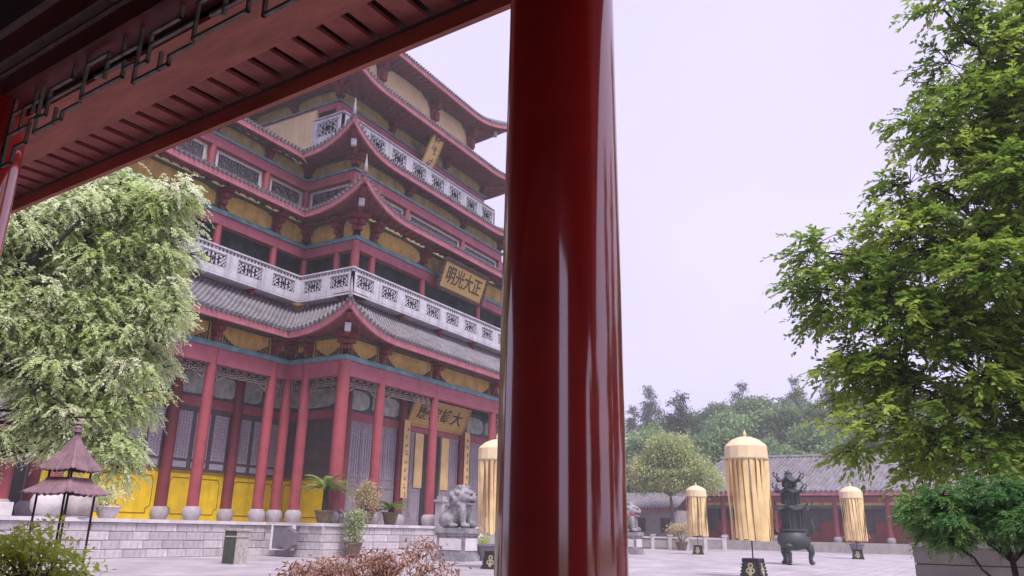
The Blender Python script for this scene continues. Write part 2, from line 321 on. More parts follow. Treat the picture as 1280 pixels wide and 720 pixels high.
def curve_pts(a, b, sag, k=6, wob=0.0, rng=None):
    a, b = Vector(a), Vector(b); r = []
    for i in range(k + 1):
        t = i / k; p = a.lerp(b, t); p.z += sag * 4 * t * (1 - t)
        if rng is not None and 0 < i < k: p += Vector(rng.normal(size=3) * wob)
        r.append(p)
    return r
def tree(name, label, cat, base, trunk, lobes, leafm, per_m3, per_clump, spread, size, seed, rad=0.25, barkm='bark', group=None, droop=0.3, asp=0.42, twigs=0.3, flat=0.6, shell=0.55, crownname='crown', tonebias=0.0, spray=None):
    rng = np.random.default_rng(seed + 77); t = thing(name, label, cat, base, group)
    if spray: me, P, I, ST, AX, SL, BI = spray_foliage(crownname, leafm, lobes, *spray, size, seed, droop, asp, base, shell)
    else: me, P, I = foliage(crownname, leafm, lobes, per_m3, per_clump, spread, size, seed, droop, asp, shell, base, flat, tonebias)
    stuff(link(crownname, me, t))
    mb = MB(); path = [Vector(p) for p in trunk]; k = len(path)
    mb.tube(path, [rad * (1 - 0.55 * i / max(1, k - 1)) for i in range(k)], 10)
    for i, (c, r) in enumerate(lobes):
        hd = max(math.hypot(c[0] - p_.x, c[1] - p_.y) for p_ in path); j = max([q for q in range(k) if path[q].z < c[2] - .35 * hd] + [min(1, k - 1)]); s = path[j]
        lp = curve_pts(s, c, 0.25 * (Vector(c) - s).length * 0.25, 6, 0.08 * (Vector(c) - s).length * 0.3, rng)
        r0 = rad * 0.42; mb.tube(lp, [r0 * (1 - 0.72 * q / 6) for q in range(7)], 6)
        for q in [q for q in range(len(P)) if I[q] == i]:
            if rng.random() < twigs:
                st = lp[int(2 + rng.random() * 4)]
                mb.tube(curve_pts(st, P[q], 0.10 * (Vector(P[q]) - st).length, 3, 0.07 * (Vector(P[q]) - st).length, rng), [r0 * 0.22, r0 * 0.16, r0 * 0.11, r0 * 0.06], 4, False)
    mb.build('trunk', M[barkm], t, 60)
    if spray:
        mb = MB()
        for q in range(0, len(ST), 2):
            a, b, e = Vector(P[BI[q]]), Vector(ST[q]), Vector(ST[q] + AX[q] * SL[q] * .8); e.z -= droop * .3 * SL[q]
            mb.tube([a, b, e], [.012, .008, .003], 3, False)
        stuff(mb.build('twigs', M[barkm], t, 60))
    return t

# ------------------------------------------------------------------ ground
def paving_mat():
    m = mat('courtyard_paving', (0.45, 0.405, 0.44), 0.6, 0.17, 0.45, bump=0.08, spec=0.3)
    n = m.node_tree; N = n.nodes; L = n.links; p = N['Principled BSDF']; old = p.inputs['Base Color'].links[0].from_socket
    tc = N.new('ShaderNodeTexCoord'); br = N.new('ShaderNodeTexBrick'); br.inputs['Scale'].default_value = 1.0
    br.inputs['Brick Width'].default_value = 1.2; br.inputs['Row Height'].default_value = 0.6; br.inputs['Mortar Size'].default_value = 0.02
    br.inputs['Color1'].default_value = (1, 1, 1, 1); br.inputs['Color2'].default_value = (0.86, 0.86, 0.86, 1); br.inputs['Mortar'].default_value = (0.55, 0.53, 0.52, 1)
    L.new(tc.outputs['Object'], br.inputs[0]); ml = N.new('ShaderNodeMix'); ml.data_type = 'RGBA'; ml.blend_type = 'MULTIPLY'; ml.inputs[0].default_value = 1
    L.new(old, ml.inputs[6]); L.new(br.outputs[0], ml.inputs[7]); L.new(ml.outputs[2], p.inputs['Base Color'])
    return m
mb = MB(); mb.grid([[(x, y, -0.02) for y in (-320, 400)] for x in (-280, 440)]); struct('ground', mb, mat('far_ground', (0.16, 0.17, 0.11), 0.95, 0.3, 0.05))
mb = MB(); mb.grid([[(x, y, 0.0) for y in np.linspace(-30, 60, 10)] for x in np.linspace(-3, 84, 10)]); struct('courtyard', mb, paving_mat())
def hill_z(x, y):
    t = min(1, max(0, (x - 104) / 75)); t = t * t * (3 - 2 * t)
    return -0.05 + t * (15.5 + 2.5 * math.sin(y * 0.045 + 1.2) + 1.5 * math.sin(x * 0.07 + y * 0.03) - 0.10 * max(0, 35 - y))
mb = MB(); mb.grid([[(x, y, hill_z(x, y)) for y in np.linspace(-110, 190, 61)] for x in np.linspace(103, 250, 31)]); struct('hill', mb, M['hillsoil'])

# ------------------------------------------------------------------ the great hall
HX = 42.4
hall = thing('temple_hall', 'tall many-storeyed red and ochre temple hall with upturned tiled eaves on the stone terrace', 'temple', (HX, 36, 0))
rn = random.Random(5)
TZ = 1.6
COL = {1: dict(hx=11.6, YR=28.6, YL=32.7, wx=23.6), 2: dict(hx=9.9, YR=30.1, YL=34.2, wx=22.6), 3: dict(hx=8.8, YR=31.7, YL=35.8, wx=21.6), 4: dict(hx=8.8, YR=33.6), 5: dict(hx=8.75, YR=35.1)}
EAV = {1: dict(hx=13.15, YR=27.2, YL=31.4, wx=25.2, z=11.15), 2: dict(hx=11.5, YR=28.4, YL=32.9, wx=24.4, z=19.09), 3: dict(hx=10.5, YR=30.6, YL=34.7, wx=23.2, z=23.87), 4: dict(hx=11.2, YR=31.2, z=29.35), 5: dict(hx=11.0, YR=33.2, z=35.05)}
TOP = {1: dict(hx=10.1, YR=30.0, YL=34.15, wx=22.2, z=13.9), 2: dict(hx=9.0, YR=31.45, YL=35.55, wx=21.8, z=21.0), 3: dict(hx=8.9, YR=33.0, YL=41.0, wx=17.5, z=25.6, zw=27.6), 4: dict(hx=8.85, YR=34.95, z=31.2), 5: dict(hx=5.0, YR=41.5, z=39.6)}
YB = 47.0
def roof_run(e0, e1, t0, t1, ze, zt0, zt1, out0, out1, outdir, nm='roof_slope', rise=1.0, push=0.7, sof=None, ridge_sp=0.3, parent=hall, thick=0.32, rt=.085):
    """one slope of tiles from an eave line up to a wall line; out0/out1: the ends turn up at an outer corner (direction of push)"""
    e0, e1, t0, t1 = [Vector(p) for p in (e0, e1, t0, t1)]; L = (e1 - e0).length; od = Vector(outdir)
    Lc = min(4.6, L)
    def eave(u, dz=0.0, ins=0.0):
        p = e0.lerp(e1, u / L); z = ze + dz
        for o, dist in ((out0, u), (out1, L - u)):
            if o is not None:
                k = max(0, 1 - dist / Lc); p = p + Vector(o) * push * k ** 2.6; z += rise * k ** 2.3
        p = p - od * ins
        return Vector((p.x, p.y, z))
    def top(u):
        p = t0.lerp(t1, u / L); return Vector((p.x, p.y, zt0 + (zt1 - zt0) * u / L))
    def surf(u, t, h=0.0):
        a, b = eave(u, thick + 0.12), top(u); p = a.lerp(b, t); p.z = a.z + (b.z - a.z) * (0.72 * t + 0.28 * t * t) + h; return p
    nu = max(8, int(L / 0.6)); us = [L * i / nu for i in range(nu + 1)]; tt = [0, 0.12, 0.3, 0.55, 0.8, 1]
    mb = MB(); mb.grid([[surf(u, t) for t in tt] for u in us]); mb.grid([[surf(u, 0), surf(u, 0, -0.1)] for u in us])
    part = mb.build(nm, M['tile'], parent, 40)
    mb = MB(); nr = max(3, int(L / ridge_sp))
    for i in range(nr + 1):
        u = L * (i + 0.5) / (nr + 1); pth = [surf(u, t, 0.02) for t in tt]; d = (pth[0] - pth[1]).normalized(); pth[0] = pth[0] + d * 0.1
        mb.tube(pth, rt, 6)
    stuff(mb.build('tile_row', M['tile'], part, 40))
    mb = MB()
    for i in range(nr + 1):
        u = L * (i + 0.5) / (nr + 1); p = surf(u, 0, 0.0); x = (eave(min(L, u + .1)) - eave(max(0, u - .1))).normalized(); q = Vector((od.x, od.y, 0))
        a = p + q * 0.12; mb.add([a - x * 0.09 + Vector((0, 0, .09)), a + x * 0.09 + Vector((0, 0, .09)), a + x * 0.075 - Vector((0, 0, .05)), a - Vector((0, 0, .11)), a - x * 0.075 - Vector((0, 0, .05))], [(0, 1, 2, 3, 4)])
    stuff(mb.build('drip_tile', M['tiledark'], part))
    mb = MB()
    P = [[eave(u, 0.0), eave(u, thick), eave(u, thick, 0.14), eave(u, 0.0, 0.14), eave(u, 0.0)] for u in us]; mb.grid(P)
    mb.build('eave_board', M['fascia'], part, 40)
    if sof:
        s0, s1, zs = Vector(sof[0]), Vector(sof[1]), sof[2]
        def so_(u, t, h=0):
            a = eave(u, 0.06, 0.12); b = s0.lerp(s1, u / L); b = Vector((b.x, b.y, zs)); p = a.lerp(b, t); p.z += h; return p
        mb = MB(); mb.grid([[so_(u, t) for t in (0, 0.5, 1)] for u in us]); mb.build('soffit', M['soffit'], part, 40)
        mb = MB(); nr = int(L / 0.62)
        for i in range(nr):
            u = L * (i + 0.5) / nr; mb.tube([so_(u, t, -0.04) for t in (0.02, 0.5, 0.98)], 0.06, 5)
        stuff(mb.build('rafter', M['soffit'], part, 40))
    return part, eave, top
def hip(tip, top, parent, sx, sy):
    tip, top = Vector(tip), Vector(top); pth = []
    for i in range(7):
        t = i / 6; p = tip.lerp(top, t); p.z = tip.z + (top.z - tip.z) * (0.35 * t + 0.65 * t * t) + 0.12; pth.append(p)
    mb = MB(); mb.tube(pth, [0.12] + [0.15] * 6, 6); o = mb.build('hip_ridge', M['tile'], parent, 50)
    mb = MB(); a = pth[0]; mb.tube([a, a + Vector((sx * 0.12, -0.12, 0.25)), a + Vector((sx * 0.10, -0.1, 0.6)), a + Vector((sx * 0.22, -0.2, 0.95))], [0.11, 0.10, 0.06, 0.02], 6)
    mb.build('finial', M['base'], o, 50)
def corner_beam(c, tip, z0, z1, parent):
    c, tip = Vector(c), Vector(tip); d = (tip - c); L = d.length; d.normalize(); n = Vector((-d.y, d.x)); mb = MB()
    P = []
    for t, z in ((0, z0 - .1), (1, z1)):
        q = c + d * L * t
        P.append([Vector((*(q + n * a), z + b)) for a, b in ((-.14, 0), (.14, 0), (.14, .3), (-.14, .3), (-.14, 0))])
    mb.grid(P); o = mb.build('corner_beam', M['bracket'], parent)
    mb = MB(); q = c + d * (L * 0.62); F, _ = Fr(q - n * .2, q + n * .2, d); zz = z0 + (z1 - z0) * 0.62
    mb.fbox(F, .04, .36, 0, .26, zz - .5, zz - .08); mb.build('beam_end_block', M['parapet'], o)
def roofs(i):
    e, t, c = EAV[i], TOP[i], COL[i]; zs = e['z'] + 0.35; X = lambda d: HX + d
    roof_run((X(-e['hx']), e['YR']), (X(e['hx']), e['YR']), (X(-t['hx']), t['YR']), (X(t['hx']), t['YR']), e['z'], t['z'], t['z'], (-1, -1), (1, -1), (0, -1),
             sof=((X(-c['hx']), c['YR']), (X(c['hx']), c['YR']), zs))
    for s in (-1, 1):
        x = lambda d: HX + s * d
        if i <= 3:
            zw = t.get('zw', t['z'])
            ty = t['YL'] if i < 3 else 36.6
            roof_run((x(e['hx']), e['YR']), (x(e['hx']), e['YL']), (x(t['hx']), t['YR']), (x(t['hx']), ty), e['z'], t['z'], t['z'], (s, -1), None, (s, 0),
                     sof=((x(c['hx']), c['YR']), (x(c['hx']), c['YL']), zs))
            roof_run((x(e['hx']), e['YL']), (x(e['wx']), e['YL']), (x(t['hx']), t['YL']), (x(t['wx']), t['YL']), e['z'], zw, zw, None, (s, -1), (0, -1),
                     sof=((x(c['hx']), c['YL']), (x(c['wx']), c['YL']), zs))
            roof_run((x(e['wx']), e['YL']), (x(e['wx']), YB), (x(t['wx']), t['YL']), (x(t['wx']), YB), e['z'], zw, zw, (s, -1), None, (s, 0),
                     sof=((x(c['wx']), c['YL']), (x(c['wx']), YB), zs))
            hip((x(e['wx'] + .7), e['YL'] - .7, e['z'] + 1.4), (x(t['wx']), t['YL'], zw), hall, s, -1)
        else:
            roof_run((x(e['hx']), e['YR']), (x(e['hx']), YB), (x(t['hx']), t['YR']), (x(t['hx']), YB if i == 4 else t['YR'] + .1), e['z'], t['z'], t['z'], (s, -1), None, (s, 0),
                     sof=((x(c['hx']), c['YR']), (x(c['hx']), YB), zs))
        hip((x(e['hx'] + .7), e['YR'] - .7, e['z'] + 1.4), (x(t['hx']), t['YR'], t['z']), hall, s, -1)
        corner_beam((x(c['hx']), c['YR']), (x(e['hx'] + .5), e['YR'] - .5), zs - .3, e['z'] + .75, hall)
for i in range(1, 6): roofs(i)

# column mesh per height, shared
CM = {}
def column(x, y, z0, z1, r, m='column', base=True, parent=hall):
    k = (round(z1 - z0, 2), r, m)
    if k not in CM:
        mb = MB(); H = z1 - z0; mb.lathe([(r * 1.02, 0), (r * 1.02, H * .3), (r, H * .6), (r * .93, H)], n=16); CM[k] = mb.mesh('column', M[m], 40)
    o = link('column', CM[k], parent, (x, y, z0))
    if base:
        kb = ('b', r)
        if kb not in CM:
            mb = MB(); mb.lathe([(r * 1.15, -.62), (r * 1.42, -.5), (r * 1.6, -.32), (r * 1.54, -.14), (r * 1.25, -.03), (r * 1.1, 0.01)], n=18); CM[kb] = mb.mesh('base_drum', M['base'], 40)
        link('base_drum', CM[kb], o, (0, 0, 0))
    return o
def fret_bars(L, H, cell, seed):
    """bars of an orthogonal key pattern filling L x H"""
    r = random.Random(seed); n = max(2, int(L / cell)); cw = L / n; m = max(2, int(H / cell)); ch = H / m; B = [(0, L, 0, 0), (0, L, H, H), (0, 0, 0, H), (L, L, 0, H)]
    for i in range(n):
        for j in range(m):
            x, z = i * cw, j * ch; k = (i * 2 + j * 3) % 4
            if k in (0, 1): B.append((x, x + cw, z + ch * .5, z + ch * .5))
            if k in (1, 2): B.append((x + cw * .5, x + cw * .5, z, z + ch))
            if k == 3: B += [(x, x + cw * .5, z, z), (x + cw, x + cw, z, z + ch * .5)]
            if k == 0: B.append((x + cw, x + cw, z, z + ch))
    return B
def bars_mesh(name, B, th, dep, m, F=None, z0=0.0):
    mb = MB()
    for a, b, c, d in B:
        lo, hi = min(a, b) - th / 2, max(a, b) + th / 2; l2, h2 = min(c, d) - th / 2, max(c, d) + th / 2
        if F: mb.fbox(F, lo, hi, -dep / 2, dep / 2, z0 + l2, z0 + h2)
        else: mb.box(lo, hi, -dep / 2, dep / 2, l2, h2)
    return mb
def cloud_panel(F, u0, u1, o, z0, z1, m):
    """ochre board with a scalloped cloud outline, proud of its dark ground"""
    mb = MB(); L = u1 - u0; H = z1 - z0; pts = []
    cx, cz, a, b = (u0 + u1) / 2, (z0 + z1) / 2, L * .495, H * .495
    n = 28
    for i in range(n):
        t = 2 * PI * i / n; c, s = math.cos(t), math.sin(t)
        rx = a * abs(c) ** .38 * (1 if c > 0 else -1); rz = b * abs(s) ** .38 * (1 if s > 0 else -1)
        k = 1 - 0.10 * abs(math.sin(2 * t)) ** 1.5 + 0.025 * math.cos(9 * t)
        pts.append((cx + rx * k, cz + rz * k))
    mb.add([F(x, o, z) for x, z in pts] + [F(x, o - .06, z) for x, z in pts], [tuple(range(n))] + [(i, (i + 1) % n, n + (i + 1) % n, n + i) for i in range(n)])
    return mb
def storey(i, F, L, us, zb0, zb1, zst, zf, ends=True, yellow='yellow', frieze='bracketed', fretz=None, ground='olive', fascia_w=.34):
    """beam, cornice, frieze panels and bracket posts along one run of columns at the distances us"""
    mb = MB(); mb.fbox(F, -.0, L, -.26, .2, zb0, zb1); mb.build('beam', M['beam'], hall)
    mb = MB(); mb.fbox(F, -.28, L + .28, -.3, .30, zb1, zst); mb.fbox(F, -.2, L + .2, -.25, .22, zst, zst + .06); mb.build('cornice', M['stripe'], hall)
    mb = MB(); mb.fbox(F, 0, L, -.22, -.12, zst + .05, zf + .3); wl = mb.build('frieze_board', M[ground], hall)
    for a, b in zip(us[:-1], us[1:]):
        if b - a < .9: continue
        n = 1
        w = (b - a) / n
        if frieze == 'cloud':
            cloud_panel(F, a + .3, b - .3, -.05, zst + .08, zf + .06, yellow).build('frieze_panel', M[yellow], wl)
        else:
            mb = MB(); mb.fbox(F, a + .28, b - .28, -.12, -.05, zst + .1, zf + .05); p = mb.build('frieze_panel', M[yellow], wl)
            mb = MB(); th = .035
            for q in (a + .42, b - .42): mb.fbox(F, q - th, q + th, -.06, -.02, zst + .08, zf)
            sg = 1
            for q, sg in ((a + .42, 1), (b - .42, -1)):
                st = [(.0, .38), (.14, .30), (.26, .20), (.40, .14), (.56, .06)]
                for k, (x, z) in enumerate(st):
                    x0, x1 = sorted((q + sg * x, q + sg * (x + .19)))
                    mb.fbox(F, x0, x1, -.055, -.015, zst + .1 + z, zst + .16 + z); mb.fbox(F, x0, x0 + .06, -.055, -.015, zst + .1 + z * .25, zst + .16 + z)
                mb.fbox(F, *sorted((q, q + sg * .8)), -.055, -.015, zst + .08, zst + .15)
            stuff(mb.build('corner_scroll', M['scroll'], p))
    for u in us:
        mb = MB(); h = zf + .2 - zst
        for k in range(4): mb.fbox(F, u - .12 - .05 * k, u + .12 + .05 * k, -.2, .12 + .19 * k, zst + .06 + h * k / 4, zst + .06 + h * (k + .72) / 4)
        mb.fbox(F, u - .1, u + .1, -.2, .1, zst + .05, zf + .25); mb.build('bracket_set', M['bracket'], hall)
    if fretz:
        for a, b in zip(us[:-1], us[1:]):
            if b - a < .9 or abs((a + b) / 2 - L / 2) < .1 and L > 20: continue
            G = (lambda a_: (lambda u, o, z: F(u + a_, o, z)))(a + .36); l = b - a - .72; H = zb0 - fretz
            B = fret_bars(l, H * .62, .26, 3); B = [(p, q, r_ + H * .38, s_ + H * .38) for p, q, r_, s_ in B]
            for sx in (0, 1):
                f = (lambda v: l - v) if sx else (lambda v: v)
                B += [(f(.02), f(.02), 0, H * .4), (f(.02), f(.2), 0, 0), (f(.2), f(.2), 0, H * .2), (f(.2), f(.45), H * .2, H * .2), (f(.45), f(.45), H * .2, H * .4), (f(.02), f(.3), H * .12, H * .12)]
            bars_mesh('fretwork', B, .05, .06, None, G, fretz).build('fretwork', M['fret'], hall)
X = lambda d: HX + d
def front(i): return Fr((X(-COL[i]['hx']), COL[i]['YR']), (X(COL[i]['hx']), COL[i]['YR']), (0, -1))
def side(i, s, y1=None): return Fr((X(s * COL[i]['hx']), COL[i]['YR']), (X(s * COL[i]['hx']), y1 or COL[i]['YL']), (s, 0))
def wing(i, s): return Fr((X(s * COL[i]['hx']), COL[i]['YL']), (X(s * COL[i]['wx']), COL[i]['YL']), (0, -1))
def wend(i, s): return Fr((X(s * COL[i]['wx']), COL[i]['YL']), (X(s * COL[i]['wx']), YB), (s, 0))
CX = {1: [8.55, 3.4], 2: [8.4, 3.35], 3: [3.4], 4: [3.38], 5: [3.38]}
WX = {1: [12.8, 16.8, 23.6], 2: [12.4, 16.4, 22.6], 3: [12.2, 16.3, 21.6]}
PAR = {1: (9.15, 9.97, 10.2, 11.2, 8.35), 2: (17.05, 17.63, 17.85, 19.05, None), 3: (22.35, 22.95, 23.1, 23.95, None), 4: (27.95, 28.4, 28.55, 29.5, None), 5: (30.9, 31.2, 31.35, 35.25, None)}
CR = {1: .275, 2: .215, 3: .22, 4: .22, 5: .25}
Z0 = {1: 2.22, 2: 14.1, 3: 20.4, 4: 25.2, 5: 30.8}
for i in range(1, 6):
    c = COL[i]; zb0, zb1, zst, zf, fz = PAR[i]; fk = 'scroll' if i == 1 else 'cloud'; yl = 'yellow' if i < 3 else ('ochredull' if i < 5 else 'cream')
    F, L = front(i); us = sorted([0, L] + [L / 2 - d for d in CX[i]] + [L / 2 + d for d in CX[i]])
    storey(i, F, L, us, zb0, zb1, zst, zf, frieze=fk, fretz=fz, yellow=yl)
    r = CR[i]
    for u in us: p = F(u, 0, 0); column(p[0], p[1], Z0[i], zb1 + (.012 if u in (0, L) else 0) if i < 5 else 35.3, r * (1.25 if u in (0, L) and i < 3 else 1), 'column', i == 1)
    for s in (-1, 1):
        if i <= 3:
            F, L = side(i, s); mid = [2.7] if i == 1 else ([1.4] if i == 2 else [])
            storey(i, F, L, [0] + mid + [L], zb0, zb1, zst, zf, frieze=fk, fretz=fz, yellow=yl)
            for u in mid + [L]: p = F(u, 0, 0); column(p[0], p[1], Z0[i], zb1 - .02, r, 'column', i == 1)
            F, L = wing(i, s); us = [0] + [d - c['hx'] for d in WX[i]]
            storey(i, F, L, us, zb0, zb1, zst, zf, frieze=fk, fretz=fz, yellow=yl)
            for u in us[1:]: p = F(u, 0, 0); column(p[0], p[1], Z0[i], zb1, r, 'column', i == 1)
            F, L = wend(i, s); storey(i, F, L, [0, L / 2, L], zb0, zb1, zst, zf, frieze=fk, yellow=yl)
        else:
            F, L = side(i, s, YB); us = [0, 4.2, 8.6, L]; storey(i, F, L, us, zb0, zb1, zst, zf, frieze=fk, yellow=yl)
            for u in us[1:]: p = F(u, 0, 0); column(p[0], p[1], Z0[i], zb1 if i < 5 else 35.3, r, 'column', False)
# body walls of each storey behind the galleries
def wallrun(nm, p0, p1, out, z0, z1, m, th=.2):
    F, L = Fr(p0, p1, out); mb = MB(); mb.fbox(F, 0, L, -th, 0, z0, z1); return mb.build(nm, M[m], hall), F, L
for i, (inset, z0, z1, m) in {1: (2.6, TZ, 10.1, 'darkroom'), 2: (1.5, 13.0, 17.7, 'teal'), 3: (.18, 19.5, 24.2, 'cream'), 4: (.5, 24.0, 29.6, 'darkroom'), 5: (.16, 30.0, 36.0, 'cream')}.items():
    c = COL[i]
    wallrun('wall', (X(-c['hx'] + inset), c['YR'] + inset), (X(c['hx'] - inset), c['YR'] + inset), (0, -1), z0, z1, m)
    for s in (-1, 1):
        if i <= 3:
            wallrun('wall', (X(s * (c['hx'] - inset)), c['YR'] + inset), (X(s * (c['hx'] - inset)), c['YL'] + inset), (s, 0), z0, z1, m)
            wallrun('wall', (X(s * (c['hx'] - inset)), c['YL'] + inset), (X(s * (c['wx'] - inset * .3)), c['YL'] + inset), (0, -1), z0, z1, m)
            wallrun('wall', (X(s * (c['wx'] - inset * .3)), c['YL'] + inset), (X(s * (c['wx'] - inset * .3)), YB), (s, 0), z0, z1, m)
        else: wallrun('wall', (X(s * (c['hx'] - inset)), c['YR'] + inset), (X(s * (c['hx'] - inset)), YB), (s, 0), z0, z1, m)
# cream side walls of the upper tower, gallery ceilings, ochre strip under the balcony
for s in (-1, 1):
    mb = MB(); mb.box(*sorted((X(s * 8.9), X(s * 9.15))), 35.3, YB, 24.3, 28.15); mb.build('side_wall', M['cream'], hall)
for z, i in ((9.9, 1), (17.6, 2), (28.3, 4)):
    c = COL[i]; mb = MB(); mb.box(X(-c['hx'] + .1), X(c['hx'] - .1), c['YR'] + .1, YB, z, z + .12)
    if i < 3: mb.box(X(-c['wx'] + .1), X(c['wx'] - .1), c['YL'] + .1, YB, z + .13, z + .2)
    mb.build('gallery_ceiling', M['bracket'] if i == 1 else M['teal'], hall)
mb = MB(); mb.box(X(-21), X(21), YB - .3, YB, TZ, 24); mb.box(X(-8.6), X(8.6), YB - .3, YB, 24.1, 36); mb.build('rear_wall', M['cream'], hall)
# first floor skirt: ochre wall under the balcony with hanging brackets
t1 = TOP[1]
def under_balcony(p0, p1, out):
    F, L = Fr(p0, p1, out); mb = MB(); mb.fbox(F, 0, L, -.3, 0, 13.6, 14.3); wl = mb.build('ochre_band', M['yellow'], hall)
    n = max(1, int(L / 3.4))
    for k in range(n + 1):
        u = L * k / n; mb = MB(); mb.fbox(F, u - .12, u + .12, 0, .75, 13.88, 14.03); mb.fbox(F, u - .1, u + .1, .02, .4, 13.66, 13.88); G = F(u, .55, 0)
        mb.lathe([(.05, -.55), (.1, -.42), (.06, -.3), (.12, -.16), (.12, 0)], (G[0], G[1], 13.9), 8); mb.build('hanging_bracket', M['bracket'], wl)
under_balcony((X(-t1['hx']), t1['YR']), (X(t1['hx']), t1['YR']), (0, -1))
for s in (-1, 1):
    under_balcony((X(s * t1['hx']), t1['YR']), (X(s * t1['hx']), t1['YL']), (s, 0)); under_balcony((X(s * t1['hx']), t1['YL']), (X(s * t1['wx']), t1['YL']), (0, -1))
# balconies
def lattice_bars(l, h):
    B = [(0, l, 0, 0), (0, l, h, h), (0, 0, 0, h), (l, l, 0, h)]; a, b = l * .13, h * .22
    B += [(a, l * .42, b, b), (l * .58, l - a, b, b), (a, l * .42, h - b, h - b), (l * .58, l - a, h - b, h - b), (a, a, b, h * .42), (a, a, h * .58, h - b), (l - a, l - a, b, h * .42), (l - a, l - a, h * .58, h - b)]
    c, d = l * .28, h * .38
    B += [(c, l - c, d, d), (c, l - c, h - d, h - d), (c, c, d, h - d), (l - c, l - c, d, h - d), (0, c, h / 2, h / 2), (l - c, l, h / 2, h / 2), (l / 2, l / 2, 0, d), (l / 2, l / 2, h - d, h)]
    B += [(0, a, b, b), (0, a, h - b, h - b), (l - a, l, b, b), (l - a, l, h - b, h - b), (c, c, 0, b), (l - c, l - c, 0, b), (c, c, h - b, h), (l - c, l - c, h - b, h), (l * .42, l * .42, b, d), (l * .58, l * .58, b, d), (l * .42, l * .42, h - d, h - b), (l * .58, l * .58, h - d, h - b)]
    return B
def balcony(p0, p1, out, z0, zp, zr, mod=2.3, slab=.0, i0=0.0, i1=0.0):
    """grey-white parapet with sunk lattice panels, short balusters and a handrail"""
    F, L = Fr(p0, p1, out); n = max(1, round(L / mod)); w = L / n; pw = w * .68; b0, b1 = z0 + (zp - z0) * .28, z0 + (zp - z0) * .90
    mb = MB(); mb.fbox(F, 0, L, -.16, 0, z0, b0); mb.fbox(F, 0, L, -.16, 0, b1, zp)
    mb.fbox(F, 0, (w - pw) / 2, -.16, 0, b0, b1); mb.fbox(F, L - (w - pw) / 2, L, -.16, 0, b0, b1)
    for k in range(1, n): mb.fbox(F, w * k - (w - pw) / 2, w * k + (w - pw) / 2, -.16, 0, b0, b1)
    par = mb.build('balcony', M['parapet'], hall)
    mb = MB(); mb.fbox(F, i0, L - i1, -1.4, -.01, z0 - .12, z0 + .05); mb.build('balcony_slab', M['parapet'], par)
    for k in range(n):
        a = w * k + (w - pw) / 2; mb = MB(); mb.fbox(F, a, a + pw, -.15, -.11, b0, b1); bo = mb.build('panel_board', M['hole'], par)
        G = (lambda a_: (lambda u, o, z: F(u + a_, o - .075, z)))(a)
        bars_mesh('p', lattice_bars(pw, b1 - b0), 0.105 if z0 < 20 else .15, .07, None, G, b0).build('lattice_panel', M['parapet'], par)
    mb = MB(); m = int(L / .24)
    for k in range(m): u = L * (k + .5) / m; mb.fbox(F, u - .055, u + .055, -.12, -.05, zp, zr - .07)
    stuff(mb.build('baluster', M['parapet'], par))
    mb = MB(); mb.fbox(F, 0, L, -.17, .03, zr - .08, zr); mb.build('handrail', M['parapet'], par)
bx2 = 11.0; z2 = (14.05, 15.28, 15.56)
balcony((X(-bx2), 29.1), (X(bx2), 29.1), (0, -1), *z2)
for s in (-1, 1):
    balcony((X(s * bx2), 29.1), (X(s * bx2), 33.2), (s, 0), *z2, mod=2.05); balcony((X(s * bx2), 33.2), (X(s * 23.4), 33.2), (0, -1), *z2); balcony((X(s * 23.4), 33.2), (X(s * 23.4), YB), (s, 0), *z2)
z4 = (25.35, 27.1, 27.3)
balcony((X(-9.35), 32.6), (X(9.35), 32.6), (0, -1), *z4, mod=2.35)
for s in (-1, 1): balcony((X(s * 9.35), 32.6), (X(s * 9.35), 35.3), (s, 0), *z4)
# third floor windows: white frames with dark lattice between the columns
def win3(F, a, b, z0, z1, o=.02):
    mb = MB(); mb.fbox(F, a, b, o, o + .08, z0, z0 + .16); mb.fbox(F, a, b, o, o + .08, z1 - .1, z1); mb.fbox(F, a, a + .16, o, o + .08, z0 + .16, z1 - .1); mb.fbox(F, b - .16, b, o, o + .08, z0 + .16, z1 - .1)
    wn = mb.build('window', M['parapet'], hall)
    mb = MB(); mb.fbox(F, a + .16, b - .16, o - .04, o, z0 + .16, z1 - .1); mb.build('pane', M['glass'], wn)
    G = lambda u, o_, z: F(u + a + .16, o_ + o + .03, z)
    bars_mesh('p', fret_bars(b - a - .32, z1 - z0 - .26, .32, 1), .04, .04, None, G, z0 + .16).build('window_lattice', M['fret'], wn)
c3 = COL[3]
F, L = front(3); us = [0, L / 2 - 3.4, L / 2 + 3.4, L]
runs3 = [(F, us)]
for s in (-1, 1):
    F, L = side(3, s); runs3.append((F, [0, L])); F, L = wing(3, s); runs3.append((F, [0] + [d - c3['hx'] for d in WX[3]]))
for F, us in runs3:
    G = (lambda f: (lambda u, o, z: f(u, o - .16, z)))(F)
    for a, b in zip(us[:-1], us[1:]): win3(G, a + .36, b - .36, 20.9, 22.2)
